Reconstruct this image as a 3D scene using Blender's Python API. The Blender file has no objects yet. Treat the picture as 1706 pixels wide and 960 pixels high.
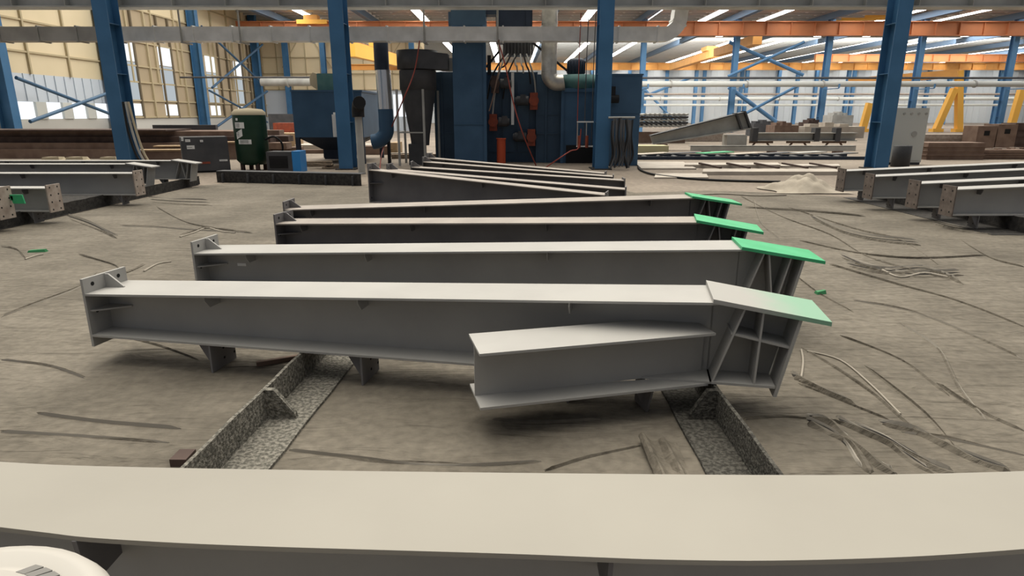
import bpy, math, random
from mathutils import Vector, Matrix
random.seed(7)
SC = bpy.context.scene
COL = SC.collection
PI = math.pi

# ------------------------------------------------------------------ camera model
PITCH = math.radians(15.41); FPX = 1052.0; EYE = 1.65
CP, SP = math.cos(PITCH), math.sin(PITCH)
def ray(px, py):
    u = (px-853.0)/FPX; v = (480.0-py)/FPX
    return Vector((u, CP+v*SP, -SP+v*CP))
def at_z(px, py, z=0.0):
    d = ray(px, py); t = (z-EYE)/d.z
    return Vector((d.x*t, d.y*t, z))
def at_y(px, py, Y):
    d = ray(px, py); t = Y/d.y
    return Vector((d.x*t, Y, EYE+d.z*t))
def span(x0, y0, x1, y1, Y):
    """extent (X0, X1, Z0, Z1) of an image rectangle on the plane at depth Y"""
    ym = (y0+y1)/2
    return at_y(x0, ym, Y).x, at_y(x1, ym, Y).x, at_y(x0, y1, Y).z, at_y(x0, y0, Y).z

cam = bpy.data.cameras.new('camera'); cam.sensor_width = 36.0; cam.lens = 36.0*FPX/1706.0
cam.clip_start = 0.02; cam.clip_end = 400
co = bpy.data.objects.new('camera', cam); COL.objects.link(co)
co.location = (0, 0, EYE); co.rotation_euler = (PI/2-PITCH, 0, 0)
SC.camera = co

# ------------------------------------------------------------------ materials
def mat(name, col, rough=.6, metal=0.0, col2=None, scale=6.0, bump=0.0, bscale=40.0, contrast=(.35, .65), emit=None, spec=.3, alpha=None):
    m = bpy.data.materials.new(name); m.use_nodes = True
    nt = m.node_tree; b = nt.nodes['Principled BSDF']
    b.inputs['Base Color'].default_value = (*col, 1); b.inputs['Roughness'].default_value = rough
    b.inputs['Metallic'].default_value = metal; b.inputs['Specular IOR Level'].default_value = spec
    tc = nt.nodes.new('ShaderNodeTexCoord')
    if col2 is not None:
        n = nt.nodes.new('ShaderNodeTexNoise'); n.inputs['Scale'].default_value = scale; n.inputs['Detail'].default_value = 5
        nt.links.new(tc.outputs['Object'], n.inputs['Vector'])
        r = nt.nodes.new('ShaderNodeValToRGB'); e = r.color_ramp.elements
        e[0].position, e[1].position = contrast; e[0].color = (*col, 1); e[1].color = (*col2, 1)
        nt.links.new(n.outputs['Fac'], r.inputs['Fac']); nt.links.new(r.outputs['Color'], b.inputs['Base Color'])
    if bump:
        n2 = nt.nodes.new('ShaderNodeTexNoise'); n2.inputs['Scale'].default_value = bscale; n2.inputs['Detail'].default_value = 4
        nt.links.new(tc.outputs['Object'], n2.inputs['Vector'])
        bp = nt.nodes.new('ShaderNodeBump'); bp.inputs['Strength'].default_value = bump; bp.inputs['Distance'].default_value = .02
        nt.links.new(n2.outputs['Fac'], bp.inputs['Height']); nt.links.new(bp.outputs['Normal'], b.inputs['Normal'])
    if emit:
        b.inputs['Emission Color'].default_value = (*emit[:3], 1); b.inputs['Emission Strength'].default_value = emit[3]
    return m
def emis(name, col, s):
    m = bpy.data.materials.new(name); m.use_nodes = True; nt = m.node_tree; nt.nodes.clear()
    e = nt.nodes.new('ShaderNodeEmission'); e.inputs[0].default_value = (*col, 1); e.inputs[1].default_value = s
    o = nt.nodes.new('ShaderNodeOutputMaterial'); nt.links.new(e.outputs[0], o.inputs[0]); return m

M = {}
M['paint'] = mat('grey_steel_paint', (.33, .322, .305), .5, col2=(.365, .357, .337), scale=2.5, bump=.04, bscale=25)
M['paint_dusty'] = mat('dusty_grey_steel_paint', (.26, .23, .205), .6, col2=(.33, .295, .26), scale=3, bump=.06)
M['dark_steel'] = mat('dark_grey_steel', (.135, .13, .132), .6, col2=(.165, .158, .158), scale=3, bump=.05)  # darker grey for webs, cleats and small plates of several beams
M['paint_tan'] = mat('dust_toned_grey_paint', (.262, .246, .212), .5, col2=(.315, .297, .257), scale=.9, bump=.03, bscale=20, contrast=(.3, .7))
M['edge'] = mat('bare_cut_steel', (.2, .19, .17), .5, col2=(.3, .28, .25), scale=20)
M['green'] = mat('green_primer', (.04, .36, .15), .5, col2=(.065, .41, .19), scale=5)
M['rust'] = mat('rusty_end_plate', (.4, .34, .29), .75, col2=(.29, .235, .195), scale=9, bump=.1)
M['hole'] = mat('bolt_hole_dark', (.01, .01, .01), .9)
M['rail'] = mat('crusted_angle_steel', (.1, .095, .08), .95, col2=(.25, .235, .2), scale=48, bump=1.0, bscale=70, contrast=(.42, .6))
M['rail_mid'] = mat('darker_crusted_angle_steel', (.045, .042, .036), .95, col2=(.11, .105, .09), scale=48, bump=1.0, bscale=70, contrast=(.42, .6))  # darker copy of the crusted steel, for the right rail
M['rail_dark'] = mat('dark_angle_steel', (.022, .021, .02), .9, col2=(.05, .046, .042), scale=14, bump=.5)  # near-black partly carries the shade on the outer rails
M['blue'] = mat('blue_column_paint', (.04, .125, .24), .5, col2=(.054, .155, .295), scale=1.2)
M['blue_far'] = mat('hazy_blue_paint', (.085, .2, .36), .6, col2=(.105, .24, .42), scale=.6)  # paler blue puts distance haze into the colour of the far columns
M['mblue'] = mat('machine_blue', (.032, .062, .1), .5, col2=(.042, .08, .125), scale=1.5)
M['mblue2'] = mat('machine_blue_bright', (.042, .095, .165), .5, col2=(.055, .118, .2), scale=1.5)
M['navy'] = mat('dark_navy_paint', (.018, .027, .045), .55, col2=(.026, .037, .06), scale=2)
M['charcoal'] = mat('charcoal_paint', (.05, .052, .056), .6, col2=(.075, .075, .078), scale=2)
M['black'] = mat('black_rubber', (.012, .012, .013), .7)
M['silver'] = mat('galvanised_sheet', (.84, .84, .81), .4, .0, col2=(.68, .68, .65), scale=2.2, bump=.05, bscale=9)
M['dull'] = mat('dull_galvanised_steel', (.42, .415, .385), .6, .05, col2=(.32, .315, .29), scale=1.5)
M['teal'] = mat('teal_fan_paint', (.07, .17, .17), .6, col2=(.1, .21, .2), scale=3)
M['orange'] = mat('orange_crane_paint', (.52, .2, .085), .6, col2=(.45, .18, .085), scale=1)
M['orange_deep'] = mat('deep_orange_crane_paint', (.42, .16, .055), .6, col2=(.36, .14, .055), scale=1)
M['amber'] = mat('amber_crane_paint', (.68, .34, .09), .6, col2=(.6, .29, .08), scale=1)
M['yellow'] = mat('yellow_gantry_paint', (.85, .46, .08), .55)
M['red'] = mat('red_hose_rubber', (.27, .055, .04), .6)
M['redor'] = mat('red_orange_paint', (.3, .065, .03), .6, col2=(.2, .05, .03), scale=6)
M['redhot'] = mat('bright_red_orange_paint', (.5, .08, .03), .55)
M['dustysilver'] = mat('dusty_silver_sheet', (.6, .58, .52), .36, .6, col2=(.38, .36, .32), scale=3, bump=.2, bscale=8)
M['shiny'] = mat('polished_silver_sheet', (.75, .75, .74), .25, .75)
M['pale_edge'] = mat('frayed_pale_sheet_edge', (.3, .275, .235), .9)
M['tgreen'] = mat('dark_green_tank_paint', (.008, .035, .02), .4, col2=(.012, .045, .027), scale=3)
M['cream'] = mat('cream_dust', (.42, .36, .25), .8)
M['white'] = mat('white_label', (.7, .7, .68), .6)
M['brown'] = mat('brown_rusted_steel', (.15, .098, .074), .8, col2=(.21, .145, .11), scale=2.5, bump=.05)
M['browngrey'] = mat('brown_grey_end_plate', (.17, .14, .12), .8, col2=(.11, .088, .075), scale=9, bump=.1)
M['brown_dark'] = mat('dark_brown_steel', (.055, .036, .03), .8, col2=(.09, .06, .05), scale=3)
M['tan'] = mat('tan_plywood', (.42, .3, .18), .8, col2=(.35, .25, .15), scale=5)
M['sheetwhite'] = mat('pale_steel_sheet', (.48, .43, .36), .6, col2=(.38, .335, .285), scale=1.5)
M['yellowish'] = mat('pale_yellow_sheet', (.56, .5, .3), .7)
M['cloth'] = mat('beige_tarp', (.36, .32, .26), .9, col2=(.29, .255, .205), scale=4, bump=.3, bscale=14)
M['cabinet'] = mat('pale_grey_cabinet', (.55, .56, .52), .5)
M['bluebright'] = mat('bright_blue_panel', (.03, .22, .55), .4)
M['wood'] = mat('rough_timber', (.16, .12, .085), .9, col2=(.26, .2, .14), scale=12)
M['lidwhite'] = mat('white_plastic_lid', (.42, .4, .365), .45)
M['lidgrey'] = mat('grey_print', (.17, .165, .155), .6)
M['beige'] = mat('beige_wall_panel', (.6, .51, .33), .8, col2=(.66, .56, .38), scale=.3)
M['stud'] = mat('dark_wall_framing', (.14, .11, .07), .8)
M['beige_dark'] = mat('dusty_beige_panel', (.36, .29, .19), .8, col2=(.42, .34, .23), scale=.3)
M['tanstud'] = mat('tan_wall_framing', (.42, .35, .22), .8)
M['panelgrey'] = mat('blue_grey_cladding', (.52, .57, .62), .7)
M['farwall'] = mat('pale_far_cladding', (.68, .71, .71), .8, col2=(.6, .64, .66), scale=.15)
M['concrete'] = mat('low_concrete_wall', (.5, .49, .45), .9)
M['roof'] = mat('grey_roof_sheet', (.78, .78, .76), .7)
M['purlin'] = mat('grey_purlin', (.42, .43, .42), .7)
M['rafter'] = mat('blue_grey_rafter', (.12, .18, .26), .7)
M['skylight'] = emis('translucent_skylight', (1, .98, .95), 13.0)
M['glass'] = emis('daylit_window_glass', (.93, .97, 1), 1.15)
M['glassdim'] = emis('daylit_frosted_glass', (.62, .68, .72), .75)
M['tube'] = mat('white_lamp_tube', (.75, .75, .72), .5)
M['debris'] = mat('green_scrap', (.04, .2, .08), .7)
M['rope'] = mat('dirty_white_rope', (.3, .27, .225), .9)
M['lgreen'] = mat('label_ink', (.2, .22, .2), .7)

def floor_material(name, c1, c2, c3, big, fine, bump):
    m = bpy.data.materials.new(name); m.use_nodes = True; nt = m.node_tree; b = nt.nodes['Principled BSDF']
    b.inputs['Roughness'].default_value = .85; b.inputs['Specular IOR Level'].default_value = .25
    tc = nt.nodes.new('ShaderNodeTexCoord')
    n = nt.nodes.new('ShaderNodeTexNoise'); n.inputs['Scale'].default_value = big; n.inputs['Detail'].default_value = 8; n.inputs['Roughness'].default_value = .62
    nt.links.new(tc.outputs['Object'], n.inputs['Vector'])
    r = nt.nodes.new('ShaderNodeValToRGB'); r.color_ramp.elements[0].position = .3; r.color_ramp.elements[1].position = .7
    r.color_ramp.elements[0].color = (*c1, 1); r.color_ramp.elements[1].color = (*c3, 1)
    e = r.color_ramp.elements.new(.5); e.color = (*c2, 1)
    nt.links.new(n.outputs['Fac'], r.inputs['Fac'])
    n2 = nt.nodes.new('ShaderNodeTexNoise'); n2.inputs['Scale'].default_value = fine; n2.inputs['Detail'].default_value = 6
    nt.links.new(tc.outputs['Object'], n2.inputs['Vector'])
    mx = nt.nodes.new('ShaderNodeMixRGB'); mx.blend_type = 'OVERLAY'; mx.inputs[0].default_value = .45
    nt.links.new(r.outputs['Color'], mx.inputs[1]); nt.links.new(n2.outputs['Fac'], mx.inputs[2])
    nt.links.new(mx.outputs[0], b.inputs['Base Color'])
    mp = nt.nodes.new('ShaderNodeMapping'); mp.inputs['Rotation'].default_value = (0, 0, .5); mp.inputs['Scale'].default_value = (.8, 3.0, 1)
    n3 = nt.nodes.new('ShaderNodeTexNoise'); n3.inputs['Scale'].default_value = 2.2; n3.inputs['Detail'].default_value = 5; n3.inputs['Distortion'].default_value = 1.2
    nt.links.new(tc.outputs['Object'], mp.inputs['Vector']); nt.links.new(mp.outputs[0], n3.inputs['Vector'])
    ad = nt.nodes.new('ShaderNodeMath'); ad.operation = 'ADD'
    ml = nt.nodes.new('ShaderNodeMath'); ml.operation = 'MULTIPLY'; ml.inputs[1].default_value = .2
    nt.links.new(n2.outputs['Fac'], ml.inputs[0]); nt.links.new(n3.outputs['Fac'], ad.inputs[0]); nt.links.new(ml.outputs[0], ad.inputs[1])
    bp = nt.nodes.new('ShaderNodeBump'); bp.inputs['Strength'].default_value = bump; bp.inputs['Distance'].default_value = .06
    nt.links.new(ad.outputs[0], bp.inputs['Height']); nt.links.new(bp.outputs['Normal'], b.inputs['Normal'])
    return m
M['floor'] = floor_material('dusty_concrete_floor', (.155, .128, .1), (.21, .175, .14), (.265, .225, .182), .35, 9, .3)
M['sheet'] = floor_material('dusty_floor_sheet', (.085, .074, .058), (.131, .115, .091), (.183, .162, .13), .8, 16, .9)
M['tear'] = mat('dark_sheet_tear', (.03, .027, .024), .95)

def overspray():
    """white plate with a green overspray that grows towards its outer end"""
    m = bpy.data.materials.new('white_plate_green_overspray'); m.use_nodes = True; nt = m.node_tree; b = nt.nodes['Principled BSDF']
    b.inputs['Roughness'].default_value = .5
    tc = nt.nodes.new('ShaderNodeTexCoord'); sx = nt.nodes.new('ShaderNodeSeparateXYZ')
    nt.links.new(tc.outputs['Generated'], sx.inputs[0])
    n = nt.nodes.new('ShaderNodeTexNoise'); n.inputs['Scale'].default_value = 3
    nt.links.new(tc.outputs['Generated'], n.inputs['Vector'])
    a = nt.nodes.new('ShaderNodeMath'); a.operation = 'MULTIPLY_ADD'; a.inputs[1].default_value = .35
    nt.links.new(n.outputs['Fac'], a.inputs[0]); nt.links.new(sx.outputs['X'], a.inputs[2])
    r = nt.nodes.new('ShaderNodeValToRGB'); r.color_ramp.elements[0].position = .5; r.color_ramp.elements[1].position = 1.3
    r.color_ramp.elements[0].color = (.335, .327, .305, 1); r.color_ramp.elements[1].color = (.2, .37, .255, 1)
    nt.links.new(a.outputs[0], r.inputs['Fac']); nt.links.new(r.outputs['Color'], b.inputs['Base Color']); return m
M['overspray'] = overspray()

# ------------------------------------------------------------------ mesh builder
class MB:
    def __init__(s): s.v = []; s.f = []; s.mi = []; s.sm = []
    def add(s, vs, fs, mi=0, smooth=False):
        o = len(s.v); s.v += [Vector(p) for p in vs]
        for f in fs: s.f.append([i+o for i in f]); s.mi.append(mi); s.sm.append(smooth)
        return s
    def hexa(s, a, b, mi=0):
        """a, b: two matching quads (4 points each), closed into a solid"""
        s.add(list(a)+list(b), [(3, 2, 1, 0), (4, 5, 6, 7), (0, 1, 5, 4), (1, 2, 6, 5), (2, 3, 7, 6), (3, 0, 4, 7)], mi); return s
    def box(s, x0, x1, y0, y1, z0, z1, mi=0):
        return s.hexa([(x0, y0, z0), (x1, y0, z0), (x1, y1, z0), (x0, y1, z0)], [(x0, y0, z1), (x1, y0, z1), (x1, y1, z1), (x0, y1, z1)], mi)
    def prism(s, poly, vec, mi=0):
        n = len(poly); vec = Vector(vec); a = [Vector(p) for p in poly]; b = [p+vec for p in a]
        s.add(a+b, [tuple(range(n-1, -1, -1)), tuple(range(n, 2*n))]+[(i, (i+1) % n, n+(i+1) % n, n+i) for i in range(n)], mi); return s
    def bar(s, p, q, w, h, mi=0, up=(0, 0, 1)):
        p = Vector(p); q = Vector(q); d = (q-p).normalized(); up = Vector(up)
        if abs(d.dot(up)) > .98: up = Vector((0, 1, 0))
        sd = d.cross(up).normalized()*w/2; u = sd.cross(d).normalized()*h/2
        return s.hexa([p-sd-u, p+sd-u, p+sd+u, p-sd+u], [q-sd-u, q+sd-u, q+sd+u, q-sd+u], mi)
    def loft(s, rings, mi=0, smooth=False, cap=True):
        n = len(rings[0]); vs = [p for r in rings for p in r]; fs = []
        for k in range(len(rings)-1):
            for i in range(n): fs.append((k*n+i, k*n+(i+1) % n, (k+1)*n+(i+1) % n, (k+1)*n+i))
        s.add(vs, fs, mi, smooth)
        if cap: s.add(rings[0], [tuple(range(n-1, -1, -1))], mi); s.add(rings[-1], [tuple(range(n))], mi)
        return s
    def tube(s, pts, r, n=10, mi=0):
        pts = [Vector(p) for p in pts]; rings = []; rr = r if isinstance(r, (list, tuple)) else [r]*len(pts)
        ref = Vector((0, 0, 1)); d0 = (pts[1]-pts[0]).normalized()
        if abs(d0.dot(ref)) > .9: ref = Vector((1, 0, 0))
        a = d0.cross(ref).normalized()
        for i, p in enumerate(pts):
            d = (pts[min(i+1, len(pts)-1)]-pts[max(i-1, 0)]).normalized()
            a = (a-d*a.dot(d)).normalized(); b = d.cross(a)
            rings.append([p+(a*math.cos(2*PI*k/n)+b*math.sin(2*PI*k/n))*rr[i] for k in range(n)])
        return s.loft(rings, mi, True)
    def lathe(s, prof, c=(0, 0, 0), n=32, mi=0, sx=1.0):
        c = Vector(c); rings = [[c+Vector((r*math.cos(2*PI*k/n)*sx, r*math.sin(2*PI*k/n), z)) for k in range(n)] for r, z in prof]
        return s.loft(rings, mi, True)
    def disc(s, c, nrm, r, th=.003, n=10, mi=0):
        c = Vector(c); nrm = Vector(nrm).normalized(); return s.tube([c-nrm*th, c+nrm*th], r, n, mi)
    def move(s, v):
        v = Vector(v); s.v = [p+v for p in s.v]; return s
    def build(s, name, mats, parent=None, world=False):
        """link as ONE mesh object; world=True: the points are world points under a placed parent"""
        if not isinstance(mats, (list, tuple)): mats = [mats]
        vs = s.v
        if world and parent is not None:
            mi = BASE[parent.name].inverted(); vs = [mi @ p for p in vs]
        off = Vector((0, 0, 0))
        if parent is None:
            xs = [p.x for p in vs]; ys = [p.y for p in vs]; zs = [p.z for p in vs]
            off = Vector(((min(xs)+max(xs))/2, (min(ys)+max(ys))/2, min(zs)))
        me = bpy.data.meshes.new(name); me.from_pydata([p-off for p in vs], [], s.f); me.update()
        for m in mats: me.materials.append(m)
        for i, pl in enumerate(me.polygons): pl.material_index = s.mi[i]; pl.use_smooth = s.sm[i]
        import bmesh
        bm = bmesh.new(); bm.from_mesh(me); bmesh.ops.recalc_face_normals(bm, faces=bm.faces); bm.to_mesh(me); bm.free()
        o = bpy.data.objects.new(name, me); COL.objects.link(o)
        if parent is not None: o.parent = parent
        else: o.location = off
        return o
BASE = {}
def tag(o, label=None, cat=None, group=None, kind=None):
    if label: o['label'] = label
    if cat: o['category'] = cat
    if group: o['group'] = group
    if kind: o['kind'] = kind
    return o
def thing(name, label, cat, loc=(0, 0, 0), rz=0.0, group=None):
    o = bpy.data.objects.new(name, None); COL.objects.link(o); o.empty_display_size = .1
    o.location = loc; o.rotation_euler = (0, 0, rz); tag(o, label, cat, group)
    BASE[o.name] = Matrix.Translation(Vector(loc)) @ Matrix.Rotation(rz, 4, 'Z'); return o
def struct(name, mb, m): return tag(mb.build(name, m), kind='structure')
def smooth_path(pts, k=6):
    pts = [Vector(p) for p in pts]; out = []
    for i in range(len(pts)-1):
        p0, p1, p2, p3 = pts[max(i-1, 0)], pts[i], pts[i+1], pts[min(i+2, len(pts)-1)]
        for j in range(k):
            t = j/k; out.append(.5*((2*p1)+(p2-p0)*t+(2*p0-5*p1+4*p2-p3)*t*t+(3*p1-p0-3*p2+p3)*t**3))
    out.append(pts[-1]); return out
ORD = ['first', 'second', 'third', 'fourth', 'fifth', 'sixth', 'seventh', 'eighth', 'ninth', 'tenth', 'eleventh', 'twelfth', 'thirteenth', 'fourteenth', 'fifteenth']

# ------------------------------------------------------------------ daylight and added fill lamps
w = bpy.data.worlds.new('sky'); SC.world = w; w.use_nodes = True; nt = w.node_tree
bg = nt.nodes['Background']; tc = nt.nodes.new('ShaderNodeTexCoord'); sp = nt.nodes.new('ShaderNodeVectorMath'); sp.operation = 'DOT_PRODUCT'; sp.inputs[1].default_value = Vector((-.05, .36, .93)).normalized()   # brightest part of the sky lies beyond the beams
nt.links.new(tc.outputs['Generated'], sp.inputs[0])
mxz = nt.nodes.new('ShaderNodeMath'); mxz.operation = 'MAXIMUM'; mxz.inputs[1].default_value = 0
nt.links.new(sp.outputs['Value'], mxz.inputs[0])
pw = nt.nodes.new('ShaderNodeMath'); pw.operation = 'POWER'; pw.inputs[1].default_value = 4.6
nt.links.new(mxz.outputs[0], pw.inputs[0])
mxc = nt.nodes.new('ShaderNodeMixRGB'); mxc.inputs[1].default_value = (.185, .2, .232, 1); mxc.inputs[2].default_value = (6.9, 6.5, 5.75, 1)
nt.links.new(pw.outputs[0], mxc.inputs[0]); nt.links.new(mxc.outputs[0], bg.inputs['Color']); bg.inputs['Strength'].default_value = 1.0
def area(name, loc, target, sx, sy, power, col=(1, .97, .92)):
    l = bpy.data.lights.new(name, 'AREA'); l.shape = 'RECTANGLE'; l.size = sx; l.size_y = sy; l.energy = power; l.color = col
    o = bpy.data.objects.new(name, l); COL.objects.link(o); o.location = loc
    o.rotation_euler = (Vector(target)-Vector(loc)).to_track_quat('-Z', 'Y').to_euler(); return o
area('fill_lamp', (-10, 36, 14), (-22, 46, 2), 10, 16, 2600)  # added lamp out of view, brightens the left wall
area('fill_lamp', (10, 46, 14), (6, 75, 4), 30, 6, 7000)  # added lamp out of view, fills the hall beyond the machine
area('fill_lamp', (30, 80, 10.2), (30, 112, 3), 60, 8, 11000)  # added lamp under the roof, fills the deep hall

# ------------------------------------------------------------------ setting
EPS = .004
fl = MB(); fl.box(-60, 115, -4, 132, -.2, 0); struct('floor', fl, M['floor'])
# floor sheet with creases and torn edges, one sheet spread under the beams
def gp(x, y, z=0.0): return at_z(x, y, z)
sheet = MB()
edge = [(-9.5, .2), (9.5, .2), (9.5, 8.3), (8.6, 9.3), gp(1560, 368).xy, gp(1420, 330).xy, gp(1300, 322).xy, gp(1180, 318).xy, gp(1060, 322).xy,
        (2.2, 15.0), (0, 15.2), (-2.6, 15.1), gp(600, 311).xy, gp(480, 307).xy, gp(400, 305).xy, (-7.42, 15.2), (-7.50, 9.3), (-9.5, 6.9)]
sheet.prism([(p[0], p[1], .001) for p in edge], (0, 0, .005), 0)
def crease(pts, wd=.02, h=.010, mi=0):
    pts = [gp(*p) for p in pts]; pts = smooth_path([(p.x, p.y, .006) for p in pts], 5); rings = []
    rv = [(random.random(), random.random(), random.uniform(-.3, .3)) for _ in range(len(pts)//4+3)]
    for i, p in enumerate(pts):
        d = (pts[min(i+1, len(pts)-1)]-pts[max(i-1, 0)]).normalized(); n = Vector((-d.y, d.x, 0))
        f = (i % 4)/4; f = f*f*(3-2*f); r0, r1, r2 = [rv[i//4][q]*(1-f)+rv[i//4+1][q]*f for q in range(3)]
        k = wd*(.45+.9*r0); hh = h*(.4+1.2*r1)
        if i in (0, len(pts)-1): k *= .2; hh *= .2
        p = p+n*r2*wd*2
        rings.append([p-n*k-Vector((0, 0, .003)), p-n*k*.3+Vector((0, 0, hh)), p+n*k*.4+Vector((0, 0, hh*.7)), p+n*k-Vector((0, 0, .003))])
    sheet.loft(rings, mi)
for pts in [[(0, 528), (60, 505), (130, 478), (160, 455)], [(110, 358), (150, 371), (195, 392)], [(130, 424), (190, 442), (205, 455), (240, 440)],
            [(0, 410), (28, 416), (42, 430)], [(200, 376), (260, 378), (330, 383), (420, 387)], [(260, 345), (310, 370), (370, 382), (418, 388)],
            [(300, 392), (340, 380), (390, 384)], [(0, 720), (120, 726), (280, 738)], [(60, 690), (180, 705), (300, 715)],
            [(480, 750), (560, 760), (660, 772), (800, 776), (900, 770)], [(905, 785), (980, 762), (1065, 743)],
            [(1255, 332), (1262, 360), (1275, 380), (1300, 400)], [(1232, 326), (1300, 360), (1380, 390), (1450, 430), (1580, 465)],
            [(1330, 400), (1420, 420), (1520, 430), (1640, 425)], [(1380, 440), (1480, 470), (1590, 500), (1706, 545)],
            [(1335, 580), (1400, 620), (1470, 670), (1540, 730)], [(1500, 540), (1560, 580), (1600, 650), (1640, 700)],
            [(1240, 700), (1300, 695), (1345, 698)], [(1330, 640), (1400, 668), (1480, 700)], [(1560, 640), (1620, 680), (1706, 720)],
            [(1420, 500), (1520, 520), (1620, 560), (1706, 600)], [(1500, 720), (1590, 735), (1706, 760)], [(1400, 560), (1500, 600), (1580, 660)],
            [(1240, 345), (1350, 352), (1440, 360)], [(1280, 420), (1350, 480), (1420, 520)], [(1600, 400), (1650, 430), (1706, 445)],
            [(820, 700), (900, 705), (1000, 700)], [(200, 560), (260, 575), (330, 600)], [(0, 600), (80, 610), (140, 630)],
            [(1313, 345), (1420, 380), (1500, 400), (1560, 440)], [(1440, 610), (1540, 690), (1600, 760)], [(1380, 700), (1450, 725), (1560, 780)]]:
    crease(pts, .016, .010); crease([(a+2, b+2) for a, b in pts], .007, .013, 2 if (pts[0][0]+pts[0][1]) % 3 == 0 else 0)
for pts in [[(1343, 702), (1388, 722), (1420, 752), (1440, 786)], [(1420, 708), (1480, 735), (1540, 770), (1590, 792)], [(1465, 705), (1530, 722), (1600, 755), (1680, 785)], [(1350, 360), (1400, 384), (1460, 398), (1530, 405)], [(1410, 440), (1470, 452), (1540, 448), (1600, 470)], [(1345, 697), (1380, 705), (1420, 738), (1460, 770), (1490, 790)], [(1395, 700), (1440, 722), (1490, 748), (1550, 788)],
            [(1400, 425), (1450, 445), (1520, 458), (1600, 455)], [(1555, 370), (1600, 382), (1650, 386)], [(1320, 625), (1360, 648), (1420, 672)],
            [(113, 360), (155, 376), (192, 393)], [(250, 333), (290, 336), (350, 338)]]:
    crease(pts, .022, .008, 1)
    crease([(a+4, b+5) for a, b in pts], .03, .022, 0)
    crease([(a-3, b-4) for a, b in pts], .012, .018, 2)
tag(sheet.build('floor_sheet', [M['sheet'], M['tear'], M['pale_edge']]), 'grey dusty protective sheet with creases and tears covering the near floor', 'floor sheet')

ceil = MB(); ceil.box(-26, 110, 50, 126, 10.5, 10.6)
for k in range(48): ceil.box(-26, 110, 50.4+k*1.6, 50.55+k*1.6, 10.3, 10.52, 1)
for k in range(90): ceil.box(-26+k*1.5, -25.8+k*1.5, 50, 126, 10.46, 10.52, 0)
struct('ceiling', ceil, [M['roof'], M['purlin']])
n_w = 0; n_t = 0
for y0, y1, xs in [(52, 78, [-18.5, -13.1, -8.3, -3.4, 1.3]+[6.9+5.65*k for k in range(14)]), (81, 124, [-14.2, -8.3]+[-2.4+5.9*k for k in range(17)])]:
    for x in xs:
        n_w += 1; s = MB(); s.box(x-.42, x+.42, y0, y1, 10.262, 10.5, 0); s.add([(x-.38, y0+.05, 10.255), (x+.38, y0+.05, 10.255), (x+.38, y1-.05, 10.255), (x-.38, y1-.05, 10.255)], [(3, 2, 1, 0)], 1); struct(f'window_{n_w}', s, [M['roof'], M['skylight']])
for k in range(16):
    n_t += 1; s = MB(); x = -21+8.2*k
    s.box(x-.15, x+.15, 50, 125, 9.75, 10.25); s.box(x-.22, x+.22, 50, 125, 9.7, 9.75); struct(f'trim_{n_t}', s, M['rafter'])
s = MB(); s.box(-26, 110, 125, 125.3, 0, 10.5)
for k in range(110): s.box(-25+1.2*k, -24.85+1.2*k, 124.93, 125.05, .0, 10.4)
struct('wall_back', s, M['farwall'])
# left wall: low concrete wall, windows, grey cladding, beige upper panel on framing
XW = -24.3
s = MB(); s.box(XW-.3, XW, 18, 65, 0, 1.4, 0); s.box(XW-.2, XW, 18, 40, 2.25, 3.6, 1); s.box(XW-.2, XW, 18, 40, 3.6, 12, 2); s.box(XW-.2, XW, 40, 65, 8.1, 12, 2)
s.box(XW-.2, XW, 40, 65, 1.4, 8.1, 6)
for y in range(18, 40, 2): s.box(XW-.2, XW+.05, y-.5, y+.25, 1.4, 2.25, 3)
for k in range(30): s.box(XW, XW+.05, 18+k*.75, 18.06+k*.75, 2.3, 3.6, 1)
for k in range(15): s.box(XW, XW+.12, 18.5+k*3, 18.62+k*3, 3.6, 12, 5)
for z in (4.6, 6.1, 8.1, 9.6): s.box(XW, XW+.1, 18, 65, z, z+.09, 5)
for k in range(17): s.box(XW, XW+.14, 40+k*1.52, 40.14+k*1.52, 1.4, 8.1, 4 if k % 3 else 5)
for z in (1.4, 2.45, 3.6): s.box(XW, XW+.1, 40, 65, z, z+.1, 5)
struct('wall_left', s, [M['concrete'], M['panelgrey'], M['beige'], M['cabinet'], M['stud'], M['tanstud'], M['beige_dark']])
for k in range(11):
    n_w += 1; s = MB(); y = 18+2*k; s.box(XW-.12, XW-.08, y+.2, y+1.5, 1.4, 2.25); struct(f'window_{n_w}', s, M['glass'])
for y, ln in [(41.4, 1.6), (46.0, 1.9), (52.9, 1.7), (58.2, 1.5)]:
    n_w += 1; s = MB(); s.box(XW+.02, XW+.05, y, y+ln, 1.55, 2.3); s.box(XW+.02, XW+.05, y, y+ln, 4.9, 6.2); struct(f'window_{n_w}', s, M['glass'])
    n_w += 1; s = MB(); s.box(XW+.02, XW+.05, y, y+ln, 2.5, 4.85); struct(f'window_{n_w}', s, M['glassdim'])
# end wall on the left of the machine
s = MB(); s.box(XW, -8.5, 65, 65.3, 3.9, 12, 0); s.box(XW, -8.5, 65, 65.2, 0, 3.9, 1)
for k in range(12): s.box(XW+k*1.4, XW+.09+k*1.4, 64.9, 65, 3.9, 12, 2)
for z in (3.9, 5.4, 6.9, 8.4, 9.9): s.box(XW, -8.5, 64.9, 65, z, z+.09, 2)
for k in range(3): s.bar((XW+2+k*5, 64.85, 6), (XW+4.4+k*5, 64.85, 9.6), .08, .08, 2); s.bar((XW+6.8+k*5, 64.85, 6), (XW+4.4+k*5, 64.85, 9.6), .08, .08, 2)
struct('wall_end', s, [M['beige'], M['panelgrey'], M['tanstud']])
for k in range(3):
    n_w += 1; s = MB(); x = -20.9+k*4.6; s.box(x, x+3.2, 64.92, 64.96, 1.4, 3.5); struct(f'window_{n_w}', s, M['glass'])

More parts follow.
